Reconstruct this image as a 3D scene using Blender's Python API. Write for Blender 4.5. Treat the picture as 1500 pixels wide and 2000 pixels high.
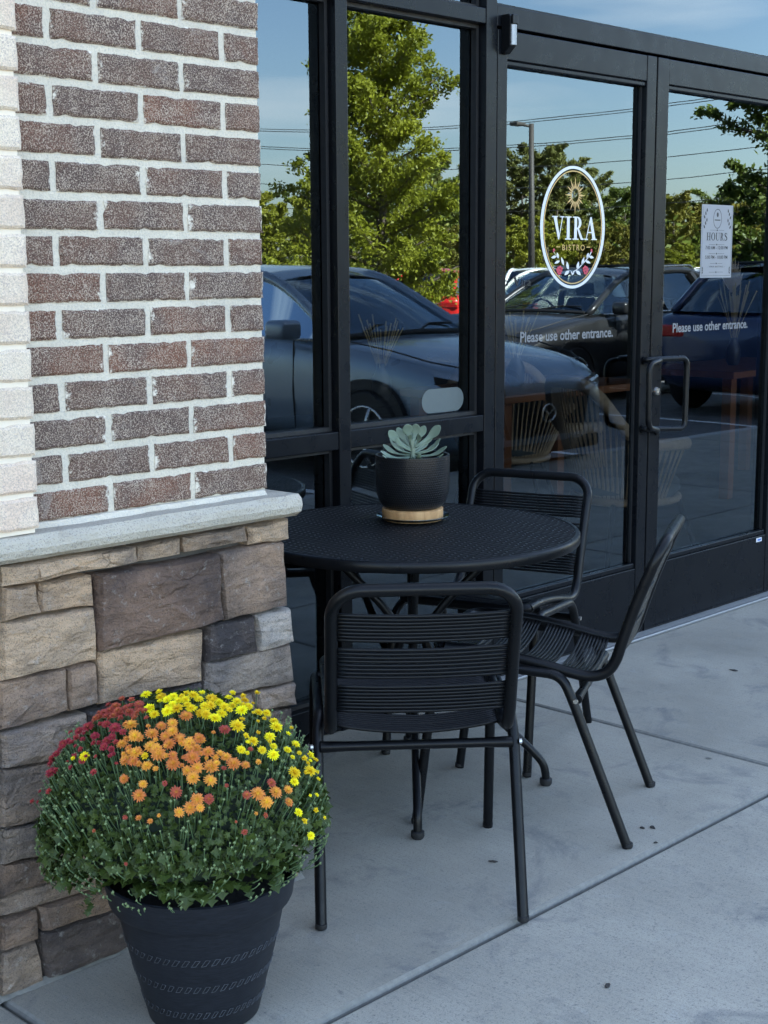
import bpy, bmesh, math, random
import numpy as np
from mathutils import Vector, Matrix, noise as mnoise

for o in list(bpy.data.objects):
    bpy.data.objects.remove(o)
SC = bpy.context.scene
COL = SC.collection
R = math.radians
PI = math.pi
rnd = random.Random(7)

# ------------------------------------------------------------------ camera
CAM = Vector((-1.5067, -2.958, 1.361))
F = 2797.7
YAW, PITCH, ROLL = 0.79629, 0.16873, -0.005505
fwd = Vector((math.sin(YAW)*math.cos(PITCH), math.cos(YAW)*math.cos(PITCH), -math.sin(PITCH)))
rt0 = Vector((math.cos(YAW), -math.sin(YAW), 0))
up0 = rt0.cross(fwd)
rt = rt0*math.cos(ROLL) + up0*math.sin(ROLL)
up = up0*math.cos(ROLL) - rt0*math.sin(ROLL)
cd = bpy.data.cameras.new('camera')
cam = bpy.data.objects.new('camera', cd)
COL.objects.link(cam)
M = Matrix((rt, up, -fwd)).transposed().to_4x4()
M.translation = CAM
cam.matrix_world = M
cd.sensor_width = 36
cd.lens = F/2000*36
cd.clip_start = 0.05
cd.clip_end = 600
SC.camera = cam

# ------------------------------------------------------------------ light
SUN_EL = R(38)
SUN_AZ = math.atan2(0.12, 0.99)          # clockwise from +Y, behind the shop
w = bpy.data.worlds.new('World')
SC.world = w
w.use_nodes = True
nt = w.node_tree
nt.nodes.clear()
wo = nt.nodes.new('ShaderNodeOutputWorld')
bg = nt.nodes.new('ShaderNodeBackground')
sky = nt.nodes.new('ShaderNodeTexSky')
sky.sky_type = 'NISHITA'
sky.sun_disc = False
sky.sun_elevation = SUN_EL
sky.sun_rotation = SUN_AZ
sky.air_density = 1.0
sky.dust_density = 1.0
sky.ozone_density = 1.2
bg.inputs['Strength'].default_value = 0.056
tc = nt.nodes.new('ShaderNodeTexCoord')
mp = nt.nodes.new('ShaderNodeMapping')
mp.inputs['Scale'].default_value = (1.0, 1.0, 7.0)
nz = nt.nodes.new('ShaderNodeTexNoise')
nz.inputs['Scale'].default_value = 2.6
nz.inputs['Detail'].default_value = 6
cr = nt.nodes.new('ShaderNodeValToRGB')
cr.color_ramp.elements[0].position = 0.55
cr.color_ramp.elements[0].color = (0, 0, 0, 1)
cr.color_ramp.elements[1].position = 0.74
cr.color_ramp.elements[1].color = (0.6, 0.6, 0.6, 1)
mx = nt.nodes.new('ShaderNodeMixRGB')
mx.inputs['Color2'].default_value = (8.5, 8.2, 7.8, 1)
L = nt.links.new
L(tc.outputs['Generated'], mp.inputs['Vector'])
L(mp.outputs['Vector'], nz.inputs['Vector'])
L(nz.outputs['Fac'], cr.inputs['Fac'])
L(cr.outputs['Color'], mx.inputs['Fac'])
L(sky.outputs['Color'], mx.inputs['Color1'])
L(mx.outputs['Color'], bg.inputs['Color'])
L(bg.outputs['Background'], wo.inputs['Surface'])

sl = bpy.data.lights.new('sun', 'SUN')
sl.energy = 5.0
sl.angle = R(0.53)
sl.color = (1.0, 0.92, 0.80)
so = bpy.data.objects.new('sun', sl)
COL.objects.link(so)
sd = Vector((math.sin(SUN_AZ)*math.cos(SUN_EL), math.cos(SUN_AZ)*math.cos(SUN_EL), math.sin(SUN_EL)))
so.rotation_euler = sd.to_track_quat('Z', 'Y').to_euler()
so.location = sd*40

SC.view_settings.view_transform = 'Standard'
SC.view_settings.look = 'None'
SC.view_settings.gamma = 1
SC.view_settings.use_curve_mapping = False
SC.view_settings.exposure = 3.82
SC.cycles.max_bounces = 9
SC.cycles.diffuse_bounces = 4
SC.cycles.glossy_bounces = 5
SC.cycles.transmission_bounces = 4
SC.cycles.transparent_max_bounces = 16
SC.cycles.use_denoising = True
SC.cycles.caustics_reflective = False
SC.cycles.caustics_refractive = False
SC.cycles.sample_clamp_indirect = 6

# ------------------------------------------------------------------ helpers
def on(px, py, axis, val):
    """point of the plane axis=val seen at photo pixel (1500x2000)"""
    d = fwd + rt*((px-750)/F) + up*((1000-py)/F)
    t = (val-CAM[axis])/d[axis]
    return CAM + d*t

def on_plane(px, py, P, n):
    d = fwd + rt*((px-750)/F) + up*((1000-py)/F)
    t = (Vector(P)-CAM).dot(n)/d.dot(n)
    return CAM + d*t

YG = 0.055
def mirrored(px, py, depth):
    """real place of what the shop glass shows at photo pixel, at that depth"""
    d = fwd + rt*((px-750)/F) + up*((1000-py)/F)
    p = CAM + d*depth
    return Vector((p.x, 2*YG-p.y, p.z))

def link(o):
    COL.objects.link(o)
    return o

def tag(o, label=None, cat=None, group=None, kind=None):
    if label: o['label'] = label
    if cat: o['category'] = cat
    if group: o['group'] = group
    if kind: o['kind'] = kind
    return o

def empty(name, loc, label=None, cat=None, group=None, rz=0, kind=None):
    o = link(bpy.data.objects.new(name, None))
    o.location = loc
    o.rotation_euler = (0, 0, rz)
    o.empty_display_size = 0.1
    return tag(o, label, cat, group, kind)

class MB:
    def __init__(s):
        s.v = []; s.f = []; s.m = []; s.cm = 0
    def add(s, vs, fs):
        b = len(s.v)
        s.v += [tuple(p) for p in vs]
        for f in fs:
            s.f.append(tuple(i+b for i in f)); s.m.append(s.cm)
        return s
    def box(s, a, b):
        x0, y0, z0 = a; x1, y1, z1 = b
        return s.add([(x0,y0,z0),(x1,y0,z0),(x1,y1,z0),(x0,y1,z0),(x0,y0,z1),(x1,y0,z1),(x1,y1,z1),(x0,y1,z1)],
                     [(0,3,2,1),(4,5,6,7),(0,1,5,4),(1,2,6,5),(2,3,7,6),(3,0,4,7)])
    def loft(s, rings, closed=True, cap=True):
        n = len(rings[0]); vs = [p for r in rings for p in r]; fs = []
        for i in range(len(rings)-1):
            for j in range(n if closed else n-1):
                k = (j+1) % n
                fs.append((i*n+j, i*n+k, (i+1)*n+k, (i+1)*n+j))
        if cap and closed:
            fs.append(tuple(range(n-1, -1, -1)))
            fs.append(tuple((len(rings)-1)*n+j for j in range(n)))
        return s.add(vs, fs)
    def tube(s, path, r, n=10, cap=True, squash=None):
        path = [Vector(p) for p in path]
        m = len(path)
        if not hasattr(r, '__len__'): r = [r]*m
        rings = []
        prev = None
        for i, p in enumerate(path):
            t = (path[min(i+1, m-1)] - path[max(i-1, 0)])
            if t.length < 1e-9: t = Vector((0, 0, 1))
            t.normalize()
            if prev is None:
                a = Vector((0, 0, 1)) if abs(t.z) < 0.9 else Vector((1, 0, 0))
                u = t.cross(a).normalized()
            else:
                u = prev - t*prev.dot(t)
                if u.length < 1e-6: u = t.orthogonal()
                u.normalize()
            prev = u
            q = t.cross(u)
            rings.append([p + (u*math.cos(2*PI*k/n) + q*math.sin(2*PI*k/n))*r[i] for k in range(n)])
        return s.loft(rings, True, cap)
    def lathe(s, prof, n=32, c=(0, 0, 0), cap=True):
        rings = [[(c[0]+r*math.cos(2*PI*k/n), c[1]+r*math.sin(2*PI*k/n), c[2]+z) for k in range(n)] for r, z in prof]
        return s.loft(rings, True, cap)
    def build(s, name, mat, parent=None, smooth=False, bevel=0, seg=2, off=None, sub=0, autosm=None):
        me = bpy.data.meshes.new(name)
        vs = s.v if off is None else [(a-off[0], b-off[1], c-off[2]) for a, b, c in s.v]
        me.from_pydata(vs, [], s.f)
        mats = mat if isinstance(mat, (list, tuple)) else [mat]
        for m_ in mats: me.materials.append(m_)
        if len(mats) > 1: me.polygons.foreach_set('material_index', s.m)
        if smooth: me.polygons.foreach_set('use_smooth', [True]*len(me.polygons))
        me.update()
        o = link(bpy.data.objects.new(name, me))
        if parent: o.parent = parent
        if bevel:
            b = o.modifiers.new('bevel', 'BEVEL'); b.width = bevel; b.segments = seg; b.limit_method = 'ANGLE'; b.angle_limit = R(35)
        if sub:
            u = o.modifiers.new('sub', 'SUBSURF'); u.levels = sub; u.render_levels = sub
        if autosm is not None:
            e = [False]*len(me.edges)
            try: me.set_sharp_from_angle(angle=R(autosm))
            except Exception: pass
        return o

def smooth_path(pts, n=6):
    """Catmull-Rom through the points"""
    P = [Vector(p) for p in pts]
    P = [P[0]*2-P[1]] + P + [P[-1]*2-P[-2]]
    out = []
    for i in range(1, len(P)-2):
        a, b, c, d = P[i-1:i+3]
        for k in range(n):
            t = k/n
            out.append(0.5*((2*b)+(c-a)*t+(2*a-5*b+4*c-d)*t*t+(3*b-a-3*c+d)*t**3))
    out.append(P[-2])
    return out

def fillet(pts, r, n=6):
    """polyline with rounded corners"""
    P = [Vector(p) for p in pts]
    out = [P[0]]
    for i in range(1, len(P)-1):
        a, b, c = P[i-1:i+2]
        u = (a-b); v = (c-b)
        rr = min(r, u.length*0.49, v.length*0.49)
        p0 = b+u.normalized()*rr; p1 = b+v.normalized()*rr
        for k in range(n+1):
            t = k/n
            out.append(p0*(1-t)**2 + b*2*t*(1-t) + p1*t*t)
    out.append(P[-1])
    return out

def copy_tree(o, parent=None):
    c = link(o.copy())
    c.parent = parent
    for ch in [x for x in o.children]:
        copy_tree(ch, c)
    return c

# ------------------------------------------------------------------ materials
class N:
    def __init__(s, name):
        s.m = bpy.data.materials.new(name); s.m.use_nodes = True
        s.t = s.m.node_tree; s.b = s.t.nodes['Principled BSDF']
        s.out = s.t.nodes['Material Output']
    def n(s, ty, **k):
        x = s.t.nodes.new('ShaderNode'+ty)
        for a, b in k.items():
            if a in x.inputs.keys() if isinstance(a, str) else False: x.inputs[a].default_value = b
            else: setattr(x, a, b)
        return x
    def l(s, a, b): s.t.links.new(a, b)
    def pos(s, scale=(1, 1, 1), kind='Position'):
        if kind == 'Position': o = s.n('NewGeometry').outputs['Position']
        else: o = s.n('TexCoord').outputs[kind]
        m = s.n('Mapping'); m.inputs['Scale'].default_value = scale
        s.l(o, m.inputs['Vector']); return m.outputs['Vector']
    def noise(s, scale, detail=4, vec=None, rough=0.55, dist=0):
        x = s.n('TexNoise'); x.inputs['Scale'].default_value = scale; x.inputs['Detail'].default_value = detail
        x.inputs['Roughness'].default_value = rough; x.inputs['Distortion'].default_value = dist
        if vec is not None: s.l(vec, x.inputs['Vector'])
        return x.outputs['Fac']
    def ramp(s, fac, stops):
        x = s.n('ValToRGB'); e = x.color_ramp.elements
        while len(e) < len(stops): e.new(0.5)
        for el, (p, c) in zip(e, stops):
            el.position = p
            el.color = (c, c, c, 1) if not hasattr(c, '__len__') else (*c, 1)
        s.l(fac, x.inputs['Fac']); return x.outputs['Color']
    def mix(s, fac, a, b, mode='MIX'):
        x = s.n('MixRGB'); x.blend_type = mode
        for sock, val in (('Fac', fac), ('Color1', a), ('Color2', b)):
            if isinstance(val, (int, float)): x.inputs[sock].default_value = val if sock == 'Fac' else (val, val, val, 1)
            elif isinstance(val, (tuple, list)): x.inputs[sock].default_value = (*val, 1)
            else: s.l(val, x.inputs[sock])
        return x.outputs['Color']
    def math(s, op, a, b=None):
        x = s.n('Math'); x.operation = op
        for i, val in enumerate((a, b)):
            if val is None: continue
            if isinstance(val, (int, float)): x.inputs[i].default_value = val
            else: s.l(val, x.inputs[i])
        return x.outputs[0]
    def bump(s, h, strength=0.3, dist=0.01, prev=None):
        x = s.n('Bump'); x.inputs['Strength'].default_value = strength; x.inputs['Distance'].default_value = dist
        s.l(h, x.inputs['Height'])
        if prev is not None: s.l(prev, x.inputs['Normal'])
        s.l(x.outputs['Normal'], s.b.inputs['Normal']); return x.outputs['Normal']
    def set(s, col=None, rough=None, metal=None, spec=None, coat=None):
        for key, val in (('Base Color', col), ('Roughness', rough), ('Metallic', metal), ('Specular IOR Level', spec), ('Coat Weight', coat)):
            if val is None: continue
            if isinstance(val, (int, float)): s.b.inputs[key].default_value = val
            elif isinstance(val, (tuple, list)): s.b.inputs[key].default_value = (*val, 1)
            else: s.l(val, s.b.inputs[key])
        return s

def simple(name, col, rough=0.5, metal=0, spec=0.5, var=0.25, vs=30, bump=0.0, bs=200, coat=0):
    m = N(name)
    p = m.pos()
    f = m.noise(vs, 4, p)
    lo = tuple(c*(1-var) for c in col); hi = tuple(min(1, c*(1+var)) for c in col)
    m.set(col=m.mix(f, lo, hi), metal=metal, spec=spec, coat=coat)
    m.set(rough=m.ramp(m.noise(vs*1.7, 3, p), [(0.3, max(0, rough-0.07)), (0.7, min(1, rough+0.07))]))
    if bump: m.bump(m.noise(bs, 3, p), bump, 0.002)
    return m.m

def mat_brick(name, c1, c2, c3, speck, speck_amt, smear, dark=0.42):
    m = N(name)
    p = m.pos()
    oi = m.n('ObjectInfo')
    base = m.mix(m.ramp(oi.outputs['Random'], [(0.35, 0.0), (1.0, 1.0)]), c1, c2)
    blot = m.ramp(m.noise(9, 4, p), [(0.42, 0.0), (0.62, 1.0)])
    base = m.mix(m.math('MULTIPLY', blot, 0.75), base, c3)
    dk = m.ramp(m.noise(290, 3, p, 0.65), [(0.40, dark), (0.56, 1.0)])
    base = m.mix(1.0, base, dk, 'MULTIPLY')
    pv = m.noise(380, 2, p, 0.7)
    cl = m.noise(25, 3, p)
    thr = m.math('ADD', pv, m.math('MULTIPLY', cl, 0.18))
    sp = m.ramp(thr, [(0.60-speck_amt, 0.0), (0.68-speck_amt, 1.0)])
    base = m.mix(m.math('MULTIPLY', sp, m.math('ADD', 0.30, m.math('MULTIPLY', m.noise(18, 4, p), 0.85))), base, speck)
    base = m.mix(m.ramp(m.noise(6.5, 7, p, 0.75, 0.8), [(0.60, 0.0), (0.74, 0.55)]), base, (0.46, 0.41, 0.36))
    # mortar smear near the brick's own edges
    tcd = m.n('TexCoord'); sx = m.n('SeparateXYZ')
    m.l(tcd.outputs['Generated'], sx.inputs[0])
    ex = m.math('ABSOLUTE', m.math('SUBTRACT', sx.outputs['X'], 0.5))
    ez = m.math('ABSOLUTE', m.math('SUBTRACT', sx.outputs['Z'], 0.5))
    e = m.math('MAXIMUM', m.math('ADD', m.math('MULTIPLY', ex, 1.0), 0.0), ez)
    e = m.math('ADD', e, m.math('MULTIPLY', m.math('SUBTRACT', m.noise(38, 6, p, 0.75), 0.5), 0.42))
    sm = m.ramp(e, [(0.485, 0.0), (0.525, 1.0)])
    base = m.mix(m.math('MULTIPLY', sm, smear), base, (0.74, 0.67, 0.56))
    m.set(col=base, rough=0.92, spec=0.2)
    m.bump(m.math('ADD', m.noise(260, 3, p, 0.7), m.math('MULTIPLY', m.noise(40, 3, p), 1.2)), 0.7, 0.003)
    return m.m

M_brick = mat_brick('dark_brick', (0.155, 0.096, 0.074), (0.215, 0.100, 0.066), (0.125, 0.088, 0.076), (0.49, 0.39, 0.30), 0.0, 0.95)
M_wbrick = mat_brick('whitewashed_brick', (0.70, 0.56, 0.43), (0.74, 0.57, 0.44), (0.80, 0.68, 0.53), (0.40, 0.32, 0.29), -0.035, 0.3, 0.80)

def mat_mortar():
    m = N('mortar'); p = m.pos()
    c = m.mix(m.noise(14, 4, p), (0.57, 0.51, 0.41), (0.77, 0.69, 0.56))
    c = m.mix(m.ramp(m.noise(5, 6, p, 0.7), [(0.5, 0.0), (0.72, 0.55)]), c, (0.44, 0.40, 0.34))
    c = m.mix(m.ramp(m.noise(300, 2, p), [(0.35, 0.35), (0.5, 0.0)]), c, (0.34, 0.33, 0.31))
    m.set(col=c, rough=0.95, spec=0.2)
    m.bump(m.math('ADD', m.noise(220, 4, p, 0.7), m.noise(35, 4, p)), 0.8, 0.004)
    return m.m
M_mortar = mat_mortar()

def mat_stone():
    m = N('ledge_stone'); p = m.pos()
    oi = m.n('ObjectInfo')
    base = oi.outputs['Color']
    f = m.ramp(m.noise(5, 6, p, 0.65, 0.5), [(0.36, 0.0), (0.60, 1.0)])
    warm = m.mix(1.0, base, (1.32, 1.17, 1.02), 'MULTIPLY')
    cool = m.mix(1.0, base, (0.56, 0.55, 0.57), 'MULTIPLY')
    c = m.mix(f, cool, warm)
    st = m.noise(22, 6, m.pos((0.7, 1, 2.2)), 0.65, 0.4)
    c = m.mix(m.ramp(st, [(0.3, 0.55), (0.5, 0.0)]), c, m.mix(1.0, base, (0.45, 0.43, 0.43), 'MULTIPLY'))
    c = m.mix(m.ramp(m.noise(60, 5, p, 0.7), [(0.57, 0.0), (0.74, 0.65)]), c, (0.56, 0.51, 0.45))
    c = m.mix(m.ramp(m.noise(380, 2, p), [(0.33, 0.5), (0.48, 0.0)]), c, (0.06, 0.055, 0.055))
    vo = m.n('TexVoronoi'); vo.feature = 'DISTANCE_TO_EDGE'; vo.inputs['Scale'].default_value = 9
    wv = m.n('VectorMath'); wv.operation = 'ADD'; nzc = m.n('TexNoise'); nzc.inputs['Scale'].default_value = 14; m.l(p, nzc.inputs['Vector'])
    sc_ = m.n('VectorMath'); sc_.operation = 'SCALE'; sc_.inputs['Scale'].default_value = 0.07; m.l(nzc.outputs['Color'], sc_.inputs[0])
    m.l(m.pos((0.75, 1, 1.7)), wv.inputs[0]); m.l(sc_.outputs[0], wv.inputs[1]); m.l(wv.outputs[0], vo.inputs['Vector'])
    crack = m.ramp(vo.outputs['Distance'], [(0.0, 1.0), (0.035, 0.0)])
    crack = m.math('MULTIPLY', crack, m.ramp(m.noise(7, 3, p), [(0.50, 0.0), (0.66, 1.0)]))
    c = m.mix(m.math('MULTIPLY', crack, 0.30), c, m.mix(1.0, base, (0.35, 0.33, 0.32), 'MULTIPLY'))
    ch = m.n('TexVoronoi'); ch.inputs['Scale'].default_value = 26; m.l(m.pos((0.7, 1, 1.8)), ch.inputs['Vector'])
    m.set(col=c, rough=0.9, spec=0.25)
    h = m.math('SUBTRACT', m.math('MULTIPLY', ch.outputs['Distance'], 0.8), m.math('MULTIPLY', crack, 0.45))
    h = m.math('ADD', h, m.math('ADD', m.math('MULTIPLY', m.noise(16, 6, m.pos((0.8, 1, 1.8)), 0.62, 0.6), 2.2), m.math('MULTIPLY', m.noise(130, 5, p, 0.75), 0.9)))
    m.bump(h, 1.0, 0.014)
    return m.m
M_stone = mat_stone()

def mat_cap():
    m = N('cut_limestone'); p = m.pos()
    c = m.mix(m.noise(7, 5, p), (0.39, 0.35, 0.285), (0.53, 0.475, 0.385))
    c = m.mix(m.ramp(m.noise(18, 6, p, 0.7), [(0.52, 0.0), (0.70, 0.7)]), c, (0.36, 0.31, 0.24))
    c = m.mix(m.ramp(m.noise(300, 2, p), [(0.32, 0.6), (0.45, 0.0)]), c, (0.16, 0.15, 0.15))
    m.set(col=c, rough=0.9, spec=0.25)
    m.bump(m.math('ADD', m.noise(22, 6, p, 0.65), m.math('MULTIPLY', m.noise(200, 3, p), 0.4)), 0.9, 0.010)
    return m.m
M_cap = mat_cap()

def mat_concrete():
    m = N('broom_concrete'); p = m.pos()
    c = m.mix(m.ramp(m.noise(1.6, 5, p, 0.6), [(0.3, 0.0), (0.7, 1.0)]), (0.280, 0.256, 0.208), (0.430, 0.396, 0.325))
    c = m.mix(m.ramp(m.noise(4.2, 7, p, 0.7, 0.7), [(0.30, 0.75), (0.47, 0.0)]), c, (0.14, 0.145, 0.15))
    c = m.mix(m.ramp(m.noise(11, 6, p, 0.7, 0.8), [(0.60, 0.0), (0.78, 0.45)]), c, (0.42, 0.42, 0.40))
    c = m.mix(m.ramp(m.noise(46, 4, p, 0.6), [(0.28, 0.5), (0.36, 0.0)]), c, (0.12, 0.12, 0.12))
    c = m.mix(m.ramp(m.noise(170, 3, p, 0.7), [(0.30, 0.75), (0.44, 0.0)]), c, (0.12, 0.12, 0.115))
    c = m.mix(m.ramp(m.noise(420, 2, p), [(0.3, 0.6), (0.46, 0.0)]), c, (0.11, 0.11, 0.11))
    c = m.mix(m.ramp(m.noise(170, 3, m.pos((1, 0.05, 1))), [(0.35, 0.16), (0.55, 0.0)]), c, (0.16, 0.16, 0.155))
    vo = m.n('TexVoronoi'); vo.inputs['Scale'].default_value = 2.3; m.l(p, vo.inputs['Vector'])
    c = m.mix(m.ramp(vo.outputs['Distance'], [(0.012, 0.8), (0.03, 0.0)]), c, (0.07, 0.065, 0.06))
    c = m.mix(m.ramp(m.noise(380, 2, m.pos((1, 1, 1.3))), [(0.62, 0.0), (0.74, 0.5)]), c, (0.46, 0.46, 0.45))
    m.set(col=c, rough=m.ramp(m.noise(8, 4, p), [(0.3, 0.62), (0.7, 0.85)]), spec=0.3)
    br = m.noise(230, 2, m.pos((1, 0.02, 1)))
    br = m.math('MULTIPLY', br, m.ramp(m.noise(2.2, 3, p), [(0.42, 0.15), (0.62, 1.0)]))
    m.bump(m.math('ADD', m.math('MULTIPLY', br, 0.55), m.math('ADD', m.math('MULTIPLY', m.noise(300, 3, p), 0.5), m.noise(9, 5, p))), 0.35, 0.004)
    return m.m
M_conc = mat_concrete()
M_edge = simple('worn_slab_edge', (0.21, 0.20, 0.175), 0.85, var=0.35, vs=60, bump=0.5, bs=160)
M_joint = simple('joint_dirt', (0.045, 0.043, 0.04), 0.95, var=0.4)
M_asph = simple('asphalt', (0.10, 0.10, 0.098), 0.85, var=0.35, vs=120, bump=0.4, bs=150)
M_line = simple('lane_paint', (0.75, 0.75, 0.72), 0.7, var=0.12)
M_kerb = simple('kerb_concrete', (0.38, 0.37, 0.35), 0.85, var=0.2)
M_grass = simple('dry_grass', (0.22, 0.19, 0.07), 0.95, var=0.4, vs=6)
M_alu = simple('black_anodised_frame', (0.005, 0.006, 0.008), 0.30, spec=0.17, var=0.2, vs=8)
M_gask = simple('rubber_gasket', (0.006, 0.006, 0.007), 0.6)
M_thr = simple('threshold_aluminium', (0.30, 0.30, 0.30), 0.42, metal=0.6, var=0.15)
M_chair = simple('black_powder_coat', (0.0045, 0.005, 0.006), 0.33, spec=0.20, var=0.3, vs=25, bump=0.12, bs=500)
M_cord = simple('black_vinyl_cord', (0.004, 0.0045, 0.0055), 0.36, spec=0.22, var=0.3, vs=60)
M_foot = simple('black_rubber_foot', (0.012, 0.012, 0.013), 0.6)
M_steel = simple('bright_steel', (0.6, 0.58, 0.54), 0.28, metal=1.0, var=0.1)
M_white = simple('white_vinyl', (0.62, 0.62, 0.62), 0.5, var=0.03)
M_grey = simple('grey_vinyl', (0.17, 0.17, 0.175), 0.6, var=0.04)
M_gold = simple('gold_vinyl', (0.55, 0.35, 0.13), 0.5, var=0.05)
M_pink = simple('berry_red_vinyl', (0.50, 0.045, 0.08), 0.5, var=0.05)
M_ink = simple('dark_ink', (0.02, 0.02, 0.02), 0.6, var=0.05)
M_paper = simple('printed_paper', (0.25, 0.25, 0.26), 0.6, var=0.06, vs=12)
M_frost = simple('frosted_film', (0.095, 0.115, 0.115), 0.5, var=0.05)
M_wood = None

def mat_glass(name, base=0.40, tint=(0.42, 0.44, 0.45), wav=0.010):
    m = N(name)
    m.t.nodes.remove(m.b)
    tr = m.n('BsdfTransparent'); tr.inputs['Color'].default_value = (*tint, 1)
    gl = m.n('BsdfGlossy'); gl.inputs['Roughness'].default_value = 0.0
    gl.inputs['Color'].default_value = (0.72, 0.88, 1.0, 1)
    fr = m.n('Fresnel'); fr.inputs['IOR'].default_value = 1.5
    fac = m.math('MINIMUM', m.math('ADD', fr.outputs[0], base), 1.0)
    mixs = m.n('MixShader')
    m.l(fac, mixs.inputs[0]); m.l(tr.outputs[0], mixs.inputs[1]); m.l(gl.outputs[0], mixs.inputs[2])
    m.l(mixs.outputs[0], m.out.inputs['Surface'])
    if wav:
        b = m.n('Bump'); b.inputs['Strength'].default_value = wav; b.inputs['Distance'].default_value = 0.05
        m.l(m.noise(1.7, 1, m.pos()), b.inputs['Height'])
        m.l(b.outputs[0], gl.inputs['Normal'])
    return m.m
M_glass = mat_glass('coated_glass', 0.070, (0.55, 0.56, 0.57))
def mat_clear(name, tint):
    m = N(name); m.t.nodes.remove(m.b)
    tr = m.n('BsdfTransparent'); tr.inputs['Color'].default_value = (*tint, 1)
    m.l(tr.outputs[0], m.out.inputs['Surface']); return m.m
M_gback = mat_clear('glass_back_face', (0.98, 0.98, 0.98))
M_carglass = mat_glass('car_glass', 0.10, (0.42, 0.46, 0.44), 0)
M_saucer = mat_glass('clear_saucer', 0.10, (0.80, 0.84, 0.84), 0)

def mat_leaf(name, c1, c2, trans=0.25, rough=0.5, vs=3.0):
    m = N(name); p = m.pos()
    c = m.mix(m.ramp(m.noise(vs, 3, p), [(0.35, 0.0), (0.65, 1.0)]), c1, c2)
    oi = m.n('ObjectInfo')
    c = m.mix(0.35, c, m.mix(oi.outputs['Random'], c1, c2))
    m.set(col=c, rough=rough, spec=0.35)
    tl = m.n('BsdfTranslucent'); m.l(c, tl.inputs['Color'])
    mixs = m.n('MixShader'); mixs.inputs[0].default_value = trans
    m.l(m.b.outputs[0], mixs.inputs[1]); m.l(tl.outputs[0], mixs.inputs[2])
    m.l(mixs.outputs[0], m.out.inputs['Surface'])
    return m.m
M_bark = simple('bark', (0.09, 0.07, 0.055), 0.9, var=0.4, vs=20, bump=0.6, bs=40)

# ------------------------------------------------------------------ ground
def ground():
    # far land with the lot sunk into it
    mb = MB(); mb.add([(-250, -250, -0.30), (300, -250, -0.30), (300, 60, -0.30), (-250, 60, -0.30)], [(0, 1, 2, 3)])
    tag(mb.build('ground', M_grass), kind='structure')
    mb = MB(); mb.box((-30, -44, -0.29), (62, -3.42, -0.15))
    tag(mb.build('parking_lot', M_asph), kind='structure')
    mb = MB(); mb.box((-30, -3.42, -0.29), (62, -3.25, -0.02))
    tag(mb.build('kerb', M_kerb, bevel=0.02), kind='structure')
    for i in range(-3, 9):
        x = 5.1 + i*2.8
        m2 = MB(); m2.add([(x-.05, -8.4, -0.146), (x+.05, -8.4, -0.146), (x+.05, -3.6, -0.146), (x-.05, -3.6, -0.146)], [(0, 1, 2, 3)])
        tag(m2.build('parking_line', M_line), kind='structure')
    mb = MB(); mb.box((-6.7, -3.25, -0.28), (27, 0.3, -0.035))
    tag(mb.build('slab_bed', M_joint), kind='structure')
    # pavement slabs with tooled edges
    xs = [-6.70, -4.53, -2.375, -0.219, 1.94, 4.10, 6.26, 8.42, 10.6, 12.7]
    ys = [-3.24, -1.172, 0.12]
    for j in range(2):
        for i in range(len(xs)-1):
            g = 0.0045
            x0, x1, y0, y1 = xs[i]+g, xs[i+1]-g, ys[j]+g, ys[j+1]-g
            top = 0.0 if j == 1 else -0.004
            b, d = 0.009, 0.006
            mb = MB()
            rings = []
            for ins, z in ((0, -0.034), (0, top-d*1.6), (b*0.35, top-d*0.55), (b, top)):
                rings.append([(x0+ins, y0+ins, z), (x1-ins, y0+ins, z), (x1-ins, y1-ins, z), (x0+ins, y1-ins, z)])
            mb.cm = 1
            mb.loft(rings, True, False)
            mb.cm = 0
            mb.add(rings[-1], [(0, 1, 2, 3)])
            tag(mb.build('pavement_slab', [M_conc, M_edge]), kind='structure')
ground()

# ------------------------------------------------------------------ shop building
ZB = 3.05
def building():
    root = empty('shop_building', (6, 3, 0), 'dark shop building rising above and behind the glass storefront', 'building')
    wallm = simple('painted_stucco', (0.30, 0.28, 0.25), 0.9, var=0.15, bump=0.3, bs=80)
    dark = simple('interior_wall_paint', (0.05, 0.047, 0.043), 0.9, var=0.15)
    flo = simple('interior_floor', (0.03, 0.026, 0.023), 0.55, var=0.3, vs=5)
    off = (6, 3, 0)
    def part(n, a, b, m):
        mb = MB(); mb.box(a, b); return mb.build(n, m, root, off=off)
    part('upper_wall', (-9, 0.02, ZB), (27, 0.35, 5.7), wallm)
    part('roof', (-9, 0.352, 5.4), (27, 13, 5.6), wallm)
    part('back_wall', (-9, 13.0, -0.4), (27, 13.3, 5.7), wallm)
    part('end_wall', (-9.3, -0.0, -0.4), (-9.002, 13.3, 5.7), wallm)
    part('end_wall', (27.002, 0, -0.4), (27.3, 13.3, 5.7), wallm)
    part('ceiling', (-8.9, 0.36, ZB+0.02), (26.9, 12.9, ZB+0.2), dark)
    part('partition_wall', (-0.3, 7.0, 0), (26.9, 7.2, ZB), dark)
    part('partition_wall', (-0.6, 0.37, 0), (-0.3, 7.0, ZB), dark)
    part('shop_wall', (-9, 0.05, -0.4), (-0.75, 0.35, ZB-0.002), wallm)
    part('shop_wall', (7.2, 0.05, -0.4), (27, 0.35, ZB-0.002), wallm)
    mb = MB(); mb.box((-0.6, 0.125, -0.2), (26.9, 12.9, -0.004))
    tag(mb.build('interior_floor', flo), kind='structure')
building()

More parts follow.
